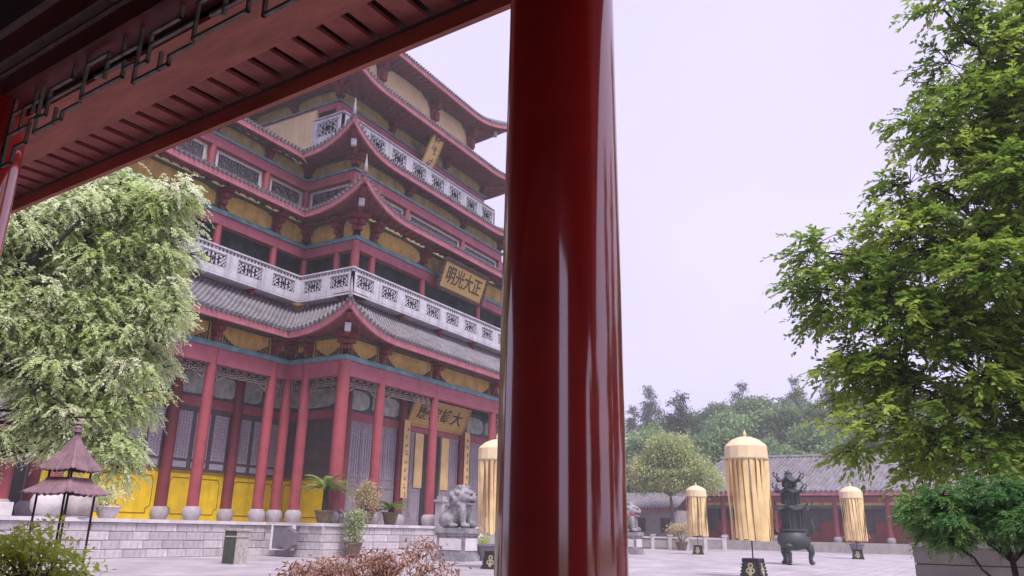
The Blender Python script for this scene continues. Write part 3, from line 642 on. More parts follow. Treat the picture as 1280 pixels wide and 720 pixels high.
# fifth floor big cream panels and fourth floor openings stay plain walls; fourth floor struts
# first floor: door leaves, lintels, painted boards, dado
def door_leaf(F, a, b, z0, z1, fr='door'):
    mb = MB(); w = .11
    mb.fbox(F, a, a + w, .0, .09, z0, z1); mb.fbox(F, b - w, b, .0, .09, z0, z1)
    zc = z0 + (z1 - z0) * .36
    for p, q in ((z0, z0 + .2), (zc, zc + .16), (zc + .5, zc + .62), (z1 - .45, z1 - .33), (z1 - .14, z1)): mb.fbox(F, a + w, b - w, .0, .09, p, q)
    mb.fbox(F, a + w, b - w, .01, .05, z0 + .2, zc); mb.fbox(F, a + w, b - w, .01, .05, zc + .16, zc + .5); mb.fbox(F, a + w, b - w, .01, .05, z1 - .33, z1 - .14)
    o = mb.build('door_leaf', M[fr], hall)
    G = lambda u, o_, z: F(u + a + w, o_ + .05, z); l, h = b - a - 2 * w, z1 - .45 - zc - .62
    mb = MB(); mb.fbox(F, a + w, b - w, .005, .03, zc + .62, z1 - .45); mb.build('paper_panel', M['lattice'], o)
    B = []; k = max(2, int(l / .17)); m = max(3, int(h / .17))
    for q in range(1, k): B.append((l * q / k, l * q / k, 0, h))
    for q in range(1, m): B.append((0, l, h * q / m, h * q / m))
    stuff(bars_mesh('p', B, .022, .03, None, G, zc + .62).build('door_lattice', M['door'], o))
def leaves_between(F, a, b, n, z0, z1, skip=()):
    w = (b - a) / n
    for k in range(n):
        if k not in skip: door_leaf(F, a + w * k + .015, a + w * (k + 1) - .015, z0, z1)
def over_door(F, a, b, m=1):
    mb = MB(); mb.fbox(F, a, b, -.02, .16, 7.35, 7.85); mb.build('lintel', M['beam'], hall)
    mb = MB(); mb.fbox(F, a, b, -.02, .05, 7.85, 9.4); wl = mb.build('transom', M['teal'], hall)
    w = (b - a) / m
    for k in range(m): cloud_panel(F, a + w * k + .12, a + w * (k + 1) - .12, .1, 8.0, 9.15, 'painted').build('painted_panel', M['painted'], wl)
YD = 31.2
Fd, Ld = Fr((X(-9.0), YD), (X(9.0), YD), (0, -1))
for a, b, n, sk in ((.0, 5.3, 5, ()), (5.9, 12.1, 6, (2, 3)), (12.7, 18, 5, ())):
    leaves_between(Fd, a, b, n, TZ + .02, 7.35, sk); over_door(Fd, a - .3, b + .3, 2)
for s in (-1, 1):
    # gilt boards either side of the open middle door
    mb = MB(); u = 9 + s * 1.45; mb.fbox(Fd, u - .42, u + .42, .12, .18, 3.9, 7.3); mb.build('hanging_board', M['goldpale'], hall)
    for d in (3.4, 8.55):
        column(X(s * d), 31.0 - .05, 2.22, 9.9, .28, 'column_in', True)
    mb = MB(); p = (X(s * 3.4), 30.6); F2, _ = Fr((p[0] - .28, p[1]), (p[0] + .28, p[1]), (0, -1)); mb.fbox(F2, 0, .56, 0, .06, 3.2, 7.9); cb_ = mb.build('couplet_board', M['goldpale'], hall)
    mb = MB()
    for k in range(9):
        z = 7.5 - k * .5
        for q in range(5):
            x = .12 + rn.random() * .22; dz = rn.random() * .24
            if q % 2: mb.fbox(F2, x, x + .16, .06, .068, z - dz, z - dz + .035)
            else: mb.fbox(F2, x + .05, x + .085, .06, .068, z - .26, z - .26 + .1 + rn.random() * .14)
    mb.build('lettering', M['inkbrown'], cb_)
    # tower side wall: dado and dark doors
    Fs, Ls = Fr((X(s * 9.0), YD), (X(s * 9.0), 35.3), (s, 0))
    def dado(F, a, b):
        mb = MB(); mb.fbox(F, a, b, -.05, .04, TZ, 3.9); o = mb.build('dado_panel', M['dado'], hall)
        mb = MB(); x0, x1, z0, z1, t = a + .22, b - .22, TZ + .3, 3.68, .035; nn = .22
        P = [(x0 + nn, z0), (x1 - nn, z0), (x1 - nn, z0 + nn), (x1, z0 + nn * 1.6), (x1, z1 - nn), (x1 - nn * .6, z1), (x0 + nn * .6, z1), (x0, z1 - nn), (x0, z0 + nn * 1.6), (x0 + nn, z0 + nn)]
        for (xa, za), (xb, zb) in zip(P, P[1:] + P[:1]): mb.tube([F(xa, .045, za), F(xb, .045, zb)], .028, 4)
        mb.build('dado_trim', M['dadotrim'], o)
        mb = MB(); mb.fbox(F, a, b, -.05, .07, 3.9, 4.04); mb.build('dado_rail', M['dadotrim'], o)
    def window1(F, a, b):
        mb = MB(); mb.fbox(F, a, b, -.04, .03, 4.04, 7.35); o = mb.build('window_wall', M['winframe'], hall)
        n = max(2, int((b - a) / .95)); w = (b - a) / n
        for k in range(n):
            q0, q1 = a + w * k + .14, a + w * (k + 1) - .14
            mb = MB(); mb.fbox(F, q0, q1, .03, .06, 4.65, 7.05); mb.fbox(F, q0, q1, .03, .05, 4.2, 4.5); lw = mb.build('window_lattice', M['lattice'], o)
        mb = MB()
        for k in range(n):
            q0, q1 = a + w * k + .14, a + w * (k + 1) - .14; kk = max(2, int((q1 - q0) / .16))
            for q in range(1, kk): mb.fbox(F, q0 + (q1 - q0) * q / kk - .01, q0 + (q1 - q0) * q / kk + .01, .06, .08, 4.65, 7.05)
            for q in range(1, 14): mb.fbox(F, q0, q1, .06, .08, 4.65 + 2.4 * q / 14 - .01, 4.65 + 2.4 * q / 14 + .01)
        stuff(mb.build('glazing_bar', M['door'], o))
    dado(Fs, .2, Ls - .2); over_door(Fs, 0, Ls, 1)
    mb = MB(); mb.fbox(Fs, .2, Ls - .2, 0, .04, 4.04, 7.35); dd = mb.build('dark_door', M['winframe'], hall)
    Fw, Lw = Fr((X(s * 9.0), 35.3), (X(s * 23.4), 35.3), (0, -1)); bay = [0.1, 3.8, 7.8, 14.3]
    for a, b in zip(bay[:-1], bay[1:]):
        dado(Fw, a + .25, b - .25); window1(Fw, a + .25, b - .25); over_door(Fw, a, b, 2 if b - a > 3 else 1)
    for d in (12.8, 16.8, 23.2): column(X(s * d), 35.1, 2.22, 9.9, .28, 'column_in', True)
# name boards
def text_mesh(body, size, m):
    c = bpy.data.curves.new('lettering', 'FONT'); c.body = body; c.size = size; c.align_x = 'CENTER'; c.align_y = 'CENTER'; c.extrude = .012; c.offset = size * .012
    o = bpy.data.objects.new('tmp', c); C.objects.link(o); dg = bpy.context.evaluated_depsgraph_get()
    me = bpy.data.meshes.new_from_object(o.evaluated_get(dg)); bpy.data.objects.remove(o); me.materials.clear(); me.materials.append(m); return me
def board(name, label, x, y, z, w, h, tilt, body=None, m='gold', frame=True, scallop=False):
    t = thing(name, label, 'sign', (x, y, z), world=False); t.rotation_euler = (PI / 2 + tilt, 0, 0)
    mb = MB(); mb.box(-w / 2, w / 2, -h / 2, h / 2, -.08, 0); mb.build('board', M[m], t)
    mb = MB()
    if scallop:
        n = int(w / .28)
        for k in range(n):
            for sy in (-1, 1): mb.lathe([(.17, -.09), (.17, .04), (.1, .06)], (-w / 2 + w * (k + .5) / n, sy * h / 2, 0), 8)
        n = int(h / .28)
        for k in range(n):
            for sx in (-1, 1): mb.lathe([(.17, -.09), (.17, .04), (.1, .06)], (sx * w / 2, -h / 2 + h * (k + .5) / n, 0), 8)
    else:
        for q in ((-w / 2 - .1, w / 2 + .1, h / 2, h / 2 + .1), (-w / 2 - .1, w / 2 + .1, -h / 2 - .1, -h / 2), (-w / 2 - .1, -w / 2, -h / 2, h / 2), (w / 2, w / 2 + .1, -h / 2, h / 2)): mb.box(*q, -.1, .05)
    mb.build('frame', M['gold' if not scallop else 'scroll'], t)
    if body:
        me = text_mesh(body, h * .62, M['ink']); me.transform(Matrix.Diagonal((w * .82 / (h * .62 * len(body)), 1, 1, 1))); o = link('lettering', me, t); o.location = (0, 0, .012)
    else:
        mb = MB(); r = random.Random(4)
        for k in range(3):
            cy_ = h * (.30 - .30 * k)
            for q in range(7):
                a, b = (r.random() - .5) * w * .5, cy_ + (r.random() - .5) * h * .16
                if q % 2: mb.box(a - .2, a + .2, b - .03, b + .03, 0, .02)
                else: mb.box(a - .035, a + .035, b - .2, b + .2, 0, .018)
        mb.build('lettering', M['inkbrown'], t)
    return t
board('name_board', 'broad golden board with black characters above the ground-floor doors', HX + .0, 30.5, 8.55, 6.1, 1.65, .42, '殿宝雄大')
board('name_board', 'scallop-framed golden board with black characters hung over the balcony gallery', HX - .1, 29.0, 17.65, 5.2, 2.0, .32, '明光大正', scallop=True)
board('name_plaque', 'tall narrow faded gold plaque under the upper eave', HX + .0, 32.3, 28.6, 1.25, 3.2, .45, None, m='goldpale')

# ------------------------------------------------------------------ terrace of granite blocks
ter = thing('stone_terrace', 'long pale granite block terrace carrying the temple hall', 'terrace', (HX, 30, 0))
mb = MB(); mb.box(X(-13.0), X(13.0), 27.78, 32, 0, TZ - .16); mb.box(X(-27), X(27), 31.78, YB + 1, 0, TZ - .165); mb.build('core', M['joint'], ter)
mb = MB(); mb.box(X(-12.9), X(12.9), 27.75, 34, TZ - .14, TZ - .006); mb.box(X(-26.9), X(26.9), 31.75, YB + .9, TZ - .15, TZ - .012); mb.build('floor', M['cap'], ter)
SM = {}
def stone_block(l, h):
    k = (round(l, 2), round(h, 2))
    if k not in SM:
        mb = MB(); b = .018; l2, d = l / 2, .06
        P = [(-l2, -d + b, 0), (l2, -d + b, 0), (l2, .05, 0), (-l2, .05, 0), (-l2, -d + b, h), (l2, -d + b, h), (l2, .05, h), (-l2, .05, h)]
        mb.hexa(P); mb.hexa([(-l2 + b, -d, b), (l2 - b, -d, b), (l2 - b, -d + b + .001, b), (-l2 + b, -d + b + .001, b), (-l2 + b, -d, h - b), (l2 - b, -d, h - b), (l2 - b, -d + b + .001, h - b), (-l2 + b, -d + b + .001, h - b)])
        SM[k] = mb.mesh('stone_block', M['stone'])
    return SM[k]
def stone_face(p0, p1, out, skip=None, lens=(.8, .95, 1.1)):
    F, L = Fr(p0, p1, out); rz = math.atan2(-out[0], out[1]) + PI if True else 0
    rz = math.atan2(out[0], -out[1]); h = (TZ - .16) / 4
    for row in range(4):
        u = -rn.random() * .5; 
        while u < L - .05:
            l = rn.choice(lens); a, b = max(0, u), min(L, u + l); u += l
            if b - a < .2: continue
            if skip and skip(a, b): continue
            q = round((b - a) / .05) * .05
            c = F((a + b) / 2, rn.uniform(-.008, .012), row * h + .006); link('stone_block', stone_block(q - .02, h - .016), ter, c, rz)
    u = 0
    while u < L:
        b = min(L, u + 1.9); q = b - u
        mb = MB(); k = ('cap', round(q, 2))
        if k not in SM: mb.box(-q / 2 + .006, q / 2 - .006, -.15, .12, 0, .15); SM[k] = mb.mesh('cap_stone', M['cap'])
        link('cap_stone', SM[k], ter, F((u + b) / 2, 0, TZ - .155), rz); u = b
stone_face((X(-13), 27.78), (X(13), 27.78), (0, -1), lambda a, b: 9.2 < a and b < 16.8, (1.0, 1.2, 1.4))
for s in (-1, 1):
    stone_face((X(s * 13), 27.78), (X(s * 13), 31.78), (s, 0)); stone_face((X(s * 13), 31.78), (X(s * 27), 31.78), (0, -1), None, (.8, .95, 1.1) if s < 0 else (1.6, 2.0))
# steps
st = thing('entrance_steps', 'broad stone steps with side walls rising to the temple doors', 'steps', (HX, 26, 0))
for k in range(9):
    mb = MB(); mb.box(X(-3.6), X(3.6), 24.2 + k * .38, 27.7, k * .17, (k + 1) * .17 - .004); mb.build('step', M['cap'], st)
for s in (-1, 1):
    mb = MB(); a, b = sorted((X(s * 3.62), X(s * 4.0))); mb.hexa([(a, 24.0, 0), (b, 24.0, 0), (b, 27.7, 0), (a, 27.7, 0), (a, 24.0, .55), (b, 24.0, .55), (b, 27.7, 2.2), (a, 27.7, 2.2)]); mb.build('side_wall', M['cap'], st)
    for y, z in ((27.4, 2.95), (24.1, 1.5)):
        mb = MB(); mb.box(a - .06, b + .06, y - .25, y + .25, 0 if y < 25 else 1.2, z); mb.box(a - .14, b + .14, y - .33, y + .33, z, z + .12); mb.box(a - .02, b + .02, y - .2, y + .2, z + .12, z + .3); mb.build('newel_post', M['base'], st)

# ------------------------------------------------------------------ stone lions
def lion(label, loc, ribbon):
    t = thing('stone_lion', label, 'statue', loc, 'guardian lions in front of the hall')
    x, y, z = loc; mb = MB()
    for w, z0, z1 in ((.90, 0, .26), (.84, .26, .38), (.80, .38, 1.14), (.86, 1.14, 1.26), (.92, 1.26, 1.5)): mb.box(x - w * .72, x + w * .72, y - w, y + w, z0, z1 - .003)
    p = mb.build('pedestal', M['lion'], t)
    mb = MB(); mb.box(x - .5, x + .5, y - .83, y - .79, .48, 1.04); mb.box(x - .61, x - .57, y - .62, y + .62, .5, 1.02); mb.build('relief_panel', M['cap'], p)
    # seated body in one surface: facing -y
    mb = MB(); E = lambda cx, cy, cz, a, b, c, M_=None: mb.ell((x + cx, y + cy, 1.5 + cz), (a, b, c), 12, 8, M_)
    E(0, .42, .46, .50, .56, .48); E(0, .10, .78, .42, .46, .58, Matrix.Rotation(.45, 3, 'X')); E(0, -.24, .92, .42, .38, .50)
    E(0, -.34, 1.46, .42, .46, .42); E(0, -.74, 1.36, .30, .26, .17); E(0, -.66, 1.10, .25, .24, .10); E(0, -.92, 1.44, .14, .10, .10); E(0, -.10, 1.48, .56, .40, .52)
    E(0, -.58, 1.66, .36, .20, .11)
    for s in (-1, 1):
        E(s * .44, .40, .34, .20, .44, .36); E(s * .46, -.02, .11, .16, .30, .12); E(s * .27, -.46, .58, .17, .18, .55); E(s * .28, -.62, .11, .18, .27, .13)
        E(s * .36, -.28, 1.88, .11, .10, .14); E(s * .18, -.82, 1.57, .08, .08, .07)
    r = random.Random(8)
    for k in range(46):
        a = r.uniform(-PI, PI); ph = r.uniform(-.9, 1.2); d = Vector((math.cos(ph) * math.cos(a), math.cos(ph) * math.sin(a), math.sin(ph)))
        if d.y < -.45: continue
        E(d.x * .56, -.08 + d.y * .42, 1.42 + d.z * .54, .13, .13, .13)
    for k in range(5): E(0, .82 - .03 * k, .3 + .17 * k, .10 + .03 * math.sin(k), .12, .13)
    E(.23, -.72, .16, .17, .17, .17)
    b = mb.build('body', M['lion'], t, 180)
    md = b.modifiers.new('remesh', 'REMESH'); md.mode = 'VOXEL'; md.voxel_size = .035; md.use_smooth_shade = True
    ms = b.modifiers.new('smooth', 'SMOOTH'); ms.iterations = 2; ms.factor = .5
    mb = MB()
    for s in (-1, 1): mb.ell((x + s * .2, y - .885, 1.5 + 1.56), (.055, .045, .05), 8, 6)
    mb.ell((x, y - .82, 1.5 + 1.215), (.2, .1, .045), 8, 6); mb.build('eyes_and_mouth', M['ink'], b, 60)
    if ribbon:
        mb = MB(); mb.tube([(x + .40 * math.cos(a), y - .28 + .40 * math.sin(a), 2.66 - .1 * math.sin(a)) for a in np.linspace(0, 2 * PI, 17)], .06, 6, False); mb.build('ribbon', M['redcloth'], t, 60)
    return t
lion('grey stone guardian lion on a pedestal beside the potted plants', (32.7, 22.2, 0), False)
lion('pale stone guardian lion with a red ribbon round its neck', (54.2, 22.2, 0), True)

# ------------------------------------------------------------------ ribbon parasols
def parasol():
    t = thing('ribbon_parasol', 'x', 'parasol', (0, 0, 0), 'ribbon parasols in the courtyard', world=False)
    mb = MB(); mb.lathe([(.025, .6), (.025, 4.78)], n=8); mb.build('pole', M['iron'], t, 40)
    mb = MB(); R = .77; n = 14
    mb.lathe([(R * 1.0, 3.86), (R * 1.02, 3.9), (R * 1.0, 4.33), (R * .92, 4.42), (R * .66, 4.58), (R * .34, 4.68), (.05, 4.72)], n=n); cpy = mb.build('canopy', M['cloth'], t, 22)
    mb = MB(); mb.lathe([(.045, 4.71), (.06, 4.76), (.07, 4.82), (.035, 4.88), (.012, 4.97)], n=10); mb.build('finial', M['cloth'], cpy, 50)
    mb = MB(); mb.lathe([(R * 1.03, 3.84), (R * 1.045, 3.87), (R * 1.03, 3.91), (R * .99, 3.88)], n=n, cap=False); mb.build('hem', M['emblem'], cpy, 40)
    r = random.Random(3); N = 22
    for k in range(N):
        a = 2 * PI * (k + r.uniform(-.2, .2)) / N; w = r.uniform(.06, .10); l = r.uniform(2.8, 2.92); rr = R * .97; sw = r.uniform(-.05, .05)
        mb = MB(); P = []
        for q in range(9):
            tt = q / 8; z = 3.9 - l * tt; cx = rr * math.cos(a) * (1 - .06 * tt) + .02 * tt + sw * tt; cy_ = rr * math.sin(a) * (1 - .06 * tt) - .05 * tt ** 1.5 + sw * tt * .5
            ang = a + PI / 2 + .5 * math.sin(tt * 4 + k); dx, dy = math.cos(ang) * w, math.sin(ang) * w
            P.append([(cx - dx, cy_ - dy, z), (cx + .015 * math.cos(a), cy_ + .015 * math.sin(a), z), (cx + dx, cy_ + dy, z)])
        mb.grid(P); mb.build('ribbon', M['ribbon'], t, 60)
    mb = MB(); mb.hexa([(-.36, -.36, 0), (.36, -.36, 0), (.36, .36, 0), (-.36, .36, 0), (-.27, -.27, .6), (.27, -.27, .6), (.27, .27, .6), (-.27, .27, .6)]); mb.box(-.4, .4, -.4, .4, -.0, .07)
    mb.box(-.3, .3, -.3, .3, .58, .66); bs = mb.build('base_box', M['black'], t)
    mb = MB()
    for sx in (-1, 1):
        for k in range(5): z = .12 + k * .11; d = .36 - .15 * z; mb.ell((sx * d, -d, z), (.045, .045, .045), 6, 4); mb.ell((-d, -sx * d, z), (.045, .045, .045), 6, 4)
    stuff(mb.build('stud_edge', M['black'], bs, 60))
    # gilt emblem on the faces towards the camera and its neighbour
    for rz in (0, -PI / 2):
        mb = MB(); 
        def dsk(cx, cz, ro, ri, n=14):
            P = []
            for i in range(n + 1):
                a = 2 * PI * i / n; row = []
                for r_ in (ri, ro):
                    px, pz = cx + r_ * math.cos(a), cz + r_ * math.sin(a); row.append((px, -(.36 - .15 * pz) - .012, pz))
                P.append(row)
            mb.grid(P)
        dsk(0, .42, .10, .045); dsk(-.08, .25, .085, .04); dsk(.08, .25, .085, .04); dsk(0, .30, .06, 0); dsk(0, .15, .075, .0, 8)
        o = mb.build('emblem', M['emblem'], bs); o.rotation_euler.z = rz
    for ch in t.children:
        if ch.name.startswith(('ribbon', 'canopy')): ch.location.z = .25
    return t
pp = parasol()
for k, (x, y, lb, rz) in enumerate([(29.84, 7.47, 'tall gold ribbon parasol standing nearest the bronze incense burner', .0), (60.1, 19.06, 'gold ribbon parasol in front of the bonsai and stone balustrade', .3), (61.7, 8.2, 'gold ribbon parasol standing before the far hall by the planter', .2), (27.42, 16.82, 'gold ribbon parasol beside the grey stone lion', .1)]):
    o = pp if k == 0 else copy_tree(pp); o.location = (x, y, 0); o['label'] = lb; o.rotation_euler.z = rz - .1; tw = (0, .9, -.7, .5)[k]
    for ch in o.children:
        if ch.name.startswith(('ribbon', 'canopy')): ch.rotation_euler.z = tw; ch.location.z = (.25, .28, .2, .25)[k]
    o.rotation_euler.x = (0, .012, -.01, 0)[k]; ORG[o.name] = (0, 0, 0)

# ------------------------------------------------------------------ bronze incense burner
t = thing('incense_burner', 'dark bronze tiered incense burner on three legs in the open courtyard', 'incense burner', (45.3, 9.12, 0)); bx_, by_ = 45.3, 9.12
mb = MB(); mb.lathe([(.2, .72), (.55, .80), (.82, 1.05), (.86, 1.3), (.74, 1.55), (.66, 1.66), (.74, 1.72), (.74, 1.82), (.5, 1.82)], (bx_, by_, 0), 24); bowl = mb.build('bowl', M['bronze'], t, 50)
for k in range(3):
    a = 2 * PI * k / 3 + .9; ca, sa = math.cos(a), math.sin(a); mb = MB()
    mb.tube([(bx_ + ca * r_, by_ + sa * r_, z) for r_, z in ((.55, 1.05), (.82, .85), (.86, .6), (.78, .35), (.80, .15), (.92, .04))], [.2, .22, .16, .11, .12, .15], 8); mb.build('leg', M['bronze'], t, 60)
for s in (-1, 1):
    mb = MB(); mb.tube([(bx_ + .15 * s, by_ + s * r_, z) for r_, z in ((.7, 1.5), (.98, 1.6), (1.08, 1.95), (.98, 2.25), (1.1, 2.45))], [.09, .10, .08, .08, .03], 6); mb.build('dragon_handle', M['bronze'], t, 60)
def burner_tier(z0, h, r, rr):
    for k in range(6):
        a = 2 * PI * k / 6; mb = MB(); mb.lathe([(.06, 0), (.06, h)], (bx_ + r * math.cos(a), by_ + r * math.sin(a), z0), 8); mb.build('post', M['bronze'], t, 50)
    mb = MB(); mb.lathe([(r * .75, 0), (r * .8, h)], (bx_, by_, z0), 12); mb.build('drum', M['bronze'], t, 50)
    mb = MB(); n = 24; P = []
    for i in range(n + 1):
        a = 2 * PI * i / n; k = abs(((i % 4) - 2) / 2); tip = k ** 2; row = []
        for q in range(6):
            s = q / 5; R_ = rr * (1 + .16 * tip) * (1 - s) + r * .5 * s; row.append((bx_ + R_ * math.cos(a), by_ + R_ * math.sin(a), z0 + h + .30 * s ** 1.6 + (1 - s) ** 3 * (.22 * tip) - .02))
        P.append(row)
    mb.grid(P); mb.grid([[row[0], (row[0][0], row[0][1], row[0][2] - .05), (bx_ + (row[0][0] - bx_) * .6, by_ + (row[0][1] - by_) * .6, z0 + h - .02)] for row in P]); rf = mb.build('roof', M['bronze'], t, 35)
    mb = MB()
    for k in range(6):
        a = 2 * PI * k / 6; R_ = rr * 1.15; c, s = math.cos(a), math.sin(a); mb.tube([(bx_ + c * R_ * f, by_ + s * R_ * f, z0 + h + dz) for f, dz in ((.95, .17), (1.1, .24), (1.17, .36), (1.1, .46), (1.02, .42))], [.05, .05, .04, .04, .03], 5)
    stuff(mb.build('dragon_tip', M['bronze'], rf, 60))
burner_tier(1.82, 1.0, .55, .86); burner_tier(3.1, .62, .46, .70); burner_tier(3.98, .32, .34, .62)
mb = MB(); mb.lathe([(.3, 4.4), (.18, 4.5), (.22, 4.56), (.12, 4.66), (.15, 4.74), (.05, 4.85), (.02, 4.95)], (bx_, by_, 0), 12); mb.build('finial', M['bronze'], t, 50)

# ------------------------------------------------------------------ potted plants
def pot_mesh(mb, x, y, z, r, h): mb.lathe([(r * .62, 0), (r * .8, h * .3), (r * .95, h * .75), (r * 1.02, h * .86), (r * 1.1, h * .9), (r * 1.1, h), (r * .95, h), (r * .9, h * .9)], (x, y, z), 20)
def frond_mesh(L, W, seed, n=13):
    r = random.Random(seed); mb = MB(); pts = []
    for i in range(n + 1): t = i / n; pts.append(Vector((L * (t - .12 * t * t), 0, L * (.42 * t - .62 * t * t))))
    mb.tube(pts, [.014 * (1 - .7 * i / n) for i in range(n + 1)], 4)
    for i in range(1, n + 1):
        t = i / n; w = W * math.sin(PI * min(1, .12 + t * .86)) ** .7; p = pts[i]
        for s in (-1, 1):
            for k in range(2):
                q = p + Vector((-.03 * k, 0, 0)); e = q + Vector((w * .55, s * w, -.14 * w + r.uniform(-.02, .02))); d = Vector((.022, 0, 0)); mb.add([q - d, q + d, e], [(0, 1, 2)])
    me = mb.mesh('frond', L_['cycad']); at = me.attributes.new('tone', 'FLOAT', 'FACE'); at.data.foreach_set('value', [r.uniform(.2, .9) for _ in me.polygons]); return me
FR = [frond_mesh(.95, .17, 1), frond_mesh(.85, .15, 2)]
def cycad(label, x, y, z, potr, poth, trunkh, nf, sc):
    t = thing('potted_cycad', label, 'potted plant', (x, y, z)); mb = MB(); pot_mesh(mb, x, y, z, potr, poth); mb.build('pot', M['pot'], t, 40)
    mb = MB(); mb.lathe([(potr * .92, poth * .9), (.01, poth * .93)], (x, y, z), 12); mb.build('soil', M['soil'], t)
    if trunkh: mb = MB(); mb.tube([(x, y, z + poth * .9), (x + .03, y, z + poth + trunkh * .5), (x, y, z + poth + trunkh)], [.16, .15, .13], 9); mb.build('trunk', M['bark'], t, 60)
    r = random.Random(int(x * 10))
    for k in range(nf):
        o = link('frond', FR[k % 2], t, (x, y, z + poth + trunkh + r.uniform(-.04, .06)), 0, sc * r.uniform(.85, 1.1)); o.rotation_euler = (r.uniform(-.2, .2), -r.uniform(-.1, .75), 2 * PI * k / nf + r.uniform(-.2, .2))
    return t
def potbush(name, label, x, y, z, potr, poth, lobes, lm, per, pc, spread, size, seed, potm='pot', droop=.1, asp=.4):
    t = thing(name, label, 'potted plant', (x, y, z)); mb = MB(); pot_mesh(mb, x, y, z, potr, poth); mb.build('pot', M[potm], t, 40)
    mb = MB(); mb.lathe([(potr * .92, poth * .9), (.01, poth * .93)], (x, y, z), 12); mb.build('soil', M['soil'], t)
    lb = [((x + a, y + b, z + c), r) for (a, b, c), r in lobes]; me, P, I = foliage('foliage', lm, lb, per, pc, spread, size, seed, droop, asp, .35, (x, y, z)); stuff(link('foliage', me, t))
    mb = MB(); r = random.Random(seed)
    for p in P[::3]: mb.tube(curve_pts((x + r.uniform(-.05, .05), y + r.uniform(-.05, .05), z + poth * .85), p, .03, 3), [.022, .016, .01, .005], 4, False)
    mb.build('stems', M['barkgrey'], t, 60); return t
cycad('potted cycad palm with a tall dark trunk by the corner column', 29.75, 28.15, TZ, .46, .6, 1.0, 26, 1.75)
potbush('potted_shrub', 'round dry beige shrub in a brown pot between two columns', 32.6, 28.0, TZ, .5, .62, [((0, 0, 1.4), (.56, .56, .78))], L_['beige'], 70, 30, .14, .13, 4)
cycad('low spreading cycad in a dark brown pot on the terrace edge', 34.7, 28.0, TZ, .44, .66, .12, 24, 1.45)
mb = MB(); tb = thing('stone_block_stand', 'small dark stone block beside the potted cycad palm', 'stand', (30.9, 28.2, TZ)); mb.box(30.72, 31.1, 28.05, 28.35, TZ, TZ + .55); mb.box(30.68, 31.14, 28.0, 28.4, TZ + .55, TZ + .62); mb.build('block', M['elec'], tb)
potbush('potted_shrub', 'pale green feathery shrub in a brown pot at the foot of the terrace', 30.75, 27.0, 0, .42, .72, [((0, 0, 1.3), (.42, .42, .6)), ((.05, -.05, 1.85), (.55, .55, .42))], L_['paleg'], 60, 30, .14, .15, 5, droop=.5)
potbush('potted_plant', 'low green plant in a dark tapered tub behind the parasol stand', 33.9, 21.4, 0, .6, .78, [((0, 0, .95), (.5, .5, .14))], L_['bush'], 90, 20, .1, .12, 6, potm='elec')
potbush('potted_plant', 'bushy green plant in a white stone bowl in front of the yellow dado', 21.0, 32.2, TZ, .5, .5, [((0, 0, 1.05), (.7, .6, .6))], L_['left'], 22, 26, .2, .16, 7, potm='urnw')
for x, lb, m, r_ in ((18.35, 'large white stone urn on the terrace behind the mauve canopy', 'urnw', .62), (19.6, 'large grey stone urn on the terrace behind the mauve canopy', 'urn', .72)):
    t = thing('stone_urn', lb, 'urn', (x, 32.1, TZ)); mb = MB(); mb.lathe([(r_ * .6, 0), (r_ * .95, .3), (r_, .62), (r_ * .8, .92), (r_ * .62, 1.0), (r_ * .7, 1.08), (r_ * .5, 1.06), (r_ * .4, .9)], (x, 32.1, TZ), 24); mb.build('bowl', M[m], t, 50)
    mb = MB(); mb.lathe([(r_ * .75, 0.0), (r_ * .75, .06)], (x, 32.1, TZ - .001), 20); mb.build('foot_ring', M['base'], t)
# grey electric cabinet with a framed notice on the terrace wall, and the litter bin
t = thing('electric_cabinet', 'grey metal cabinet with a white frame set against the terrace side wall', 'cabinet', (29.2, 29.8, 0))
mb = MB(); mb.box(28.88, 29.32, 29.3, 30.6, .35, 1.45); mb.build('cabinet', M['elec'], t); mb = MB()
for q in ((29.2, 29.3, .3, 1.5), (30.6, 30.7, .3, 1.5)): mb.box(28.84, 29.0, *q)
mb.box(28.84, 29.0, 29.3, 30.6, 1.45, 1.5); mb.box(28.84, 29.0, 29.3, 30.6, .3, .35); mb.build('frame', M['white'], t)
mb = MB(); mb.lathe([(.55, 0), (.55, .3)], (0, 0, 0), 6); me_ = mb.mesh('hexagon_cover', M['elec']); o = link('hexagon_cover', me_, t, (28.6, 29.35, .85)); o.rotation_euler = (0, PI / 2, 0)
t = thing('litter_bin', 'squat stone litter bin with one dark side on the courtyard paving', 'bin', (22.0, 25.3, 0)); mb = MB(); mb.box(21.75, 22.35, 24.95, 25.65, 0, 1.22); bo = mb.build('body', M['bin'], t)
mb = MB(); mb.box(21.735, 21.75, 24.98, 25.62, .02, .98); mb.box(21.735, 21.75, 24.98, 25.62, 1.03, 1.2); mb.build('dark_panel', M['binside'], t)
mb = MB(); mb.box(21.70, 22.40, 24.9, 25.7, 1.22, 1.30); mb.box(21.72, 22.38, 24.92, 25.68, .98, 1.03); mb.build('rim', M['bin'], t)

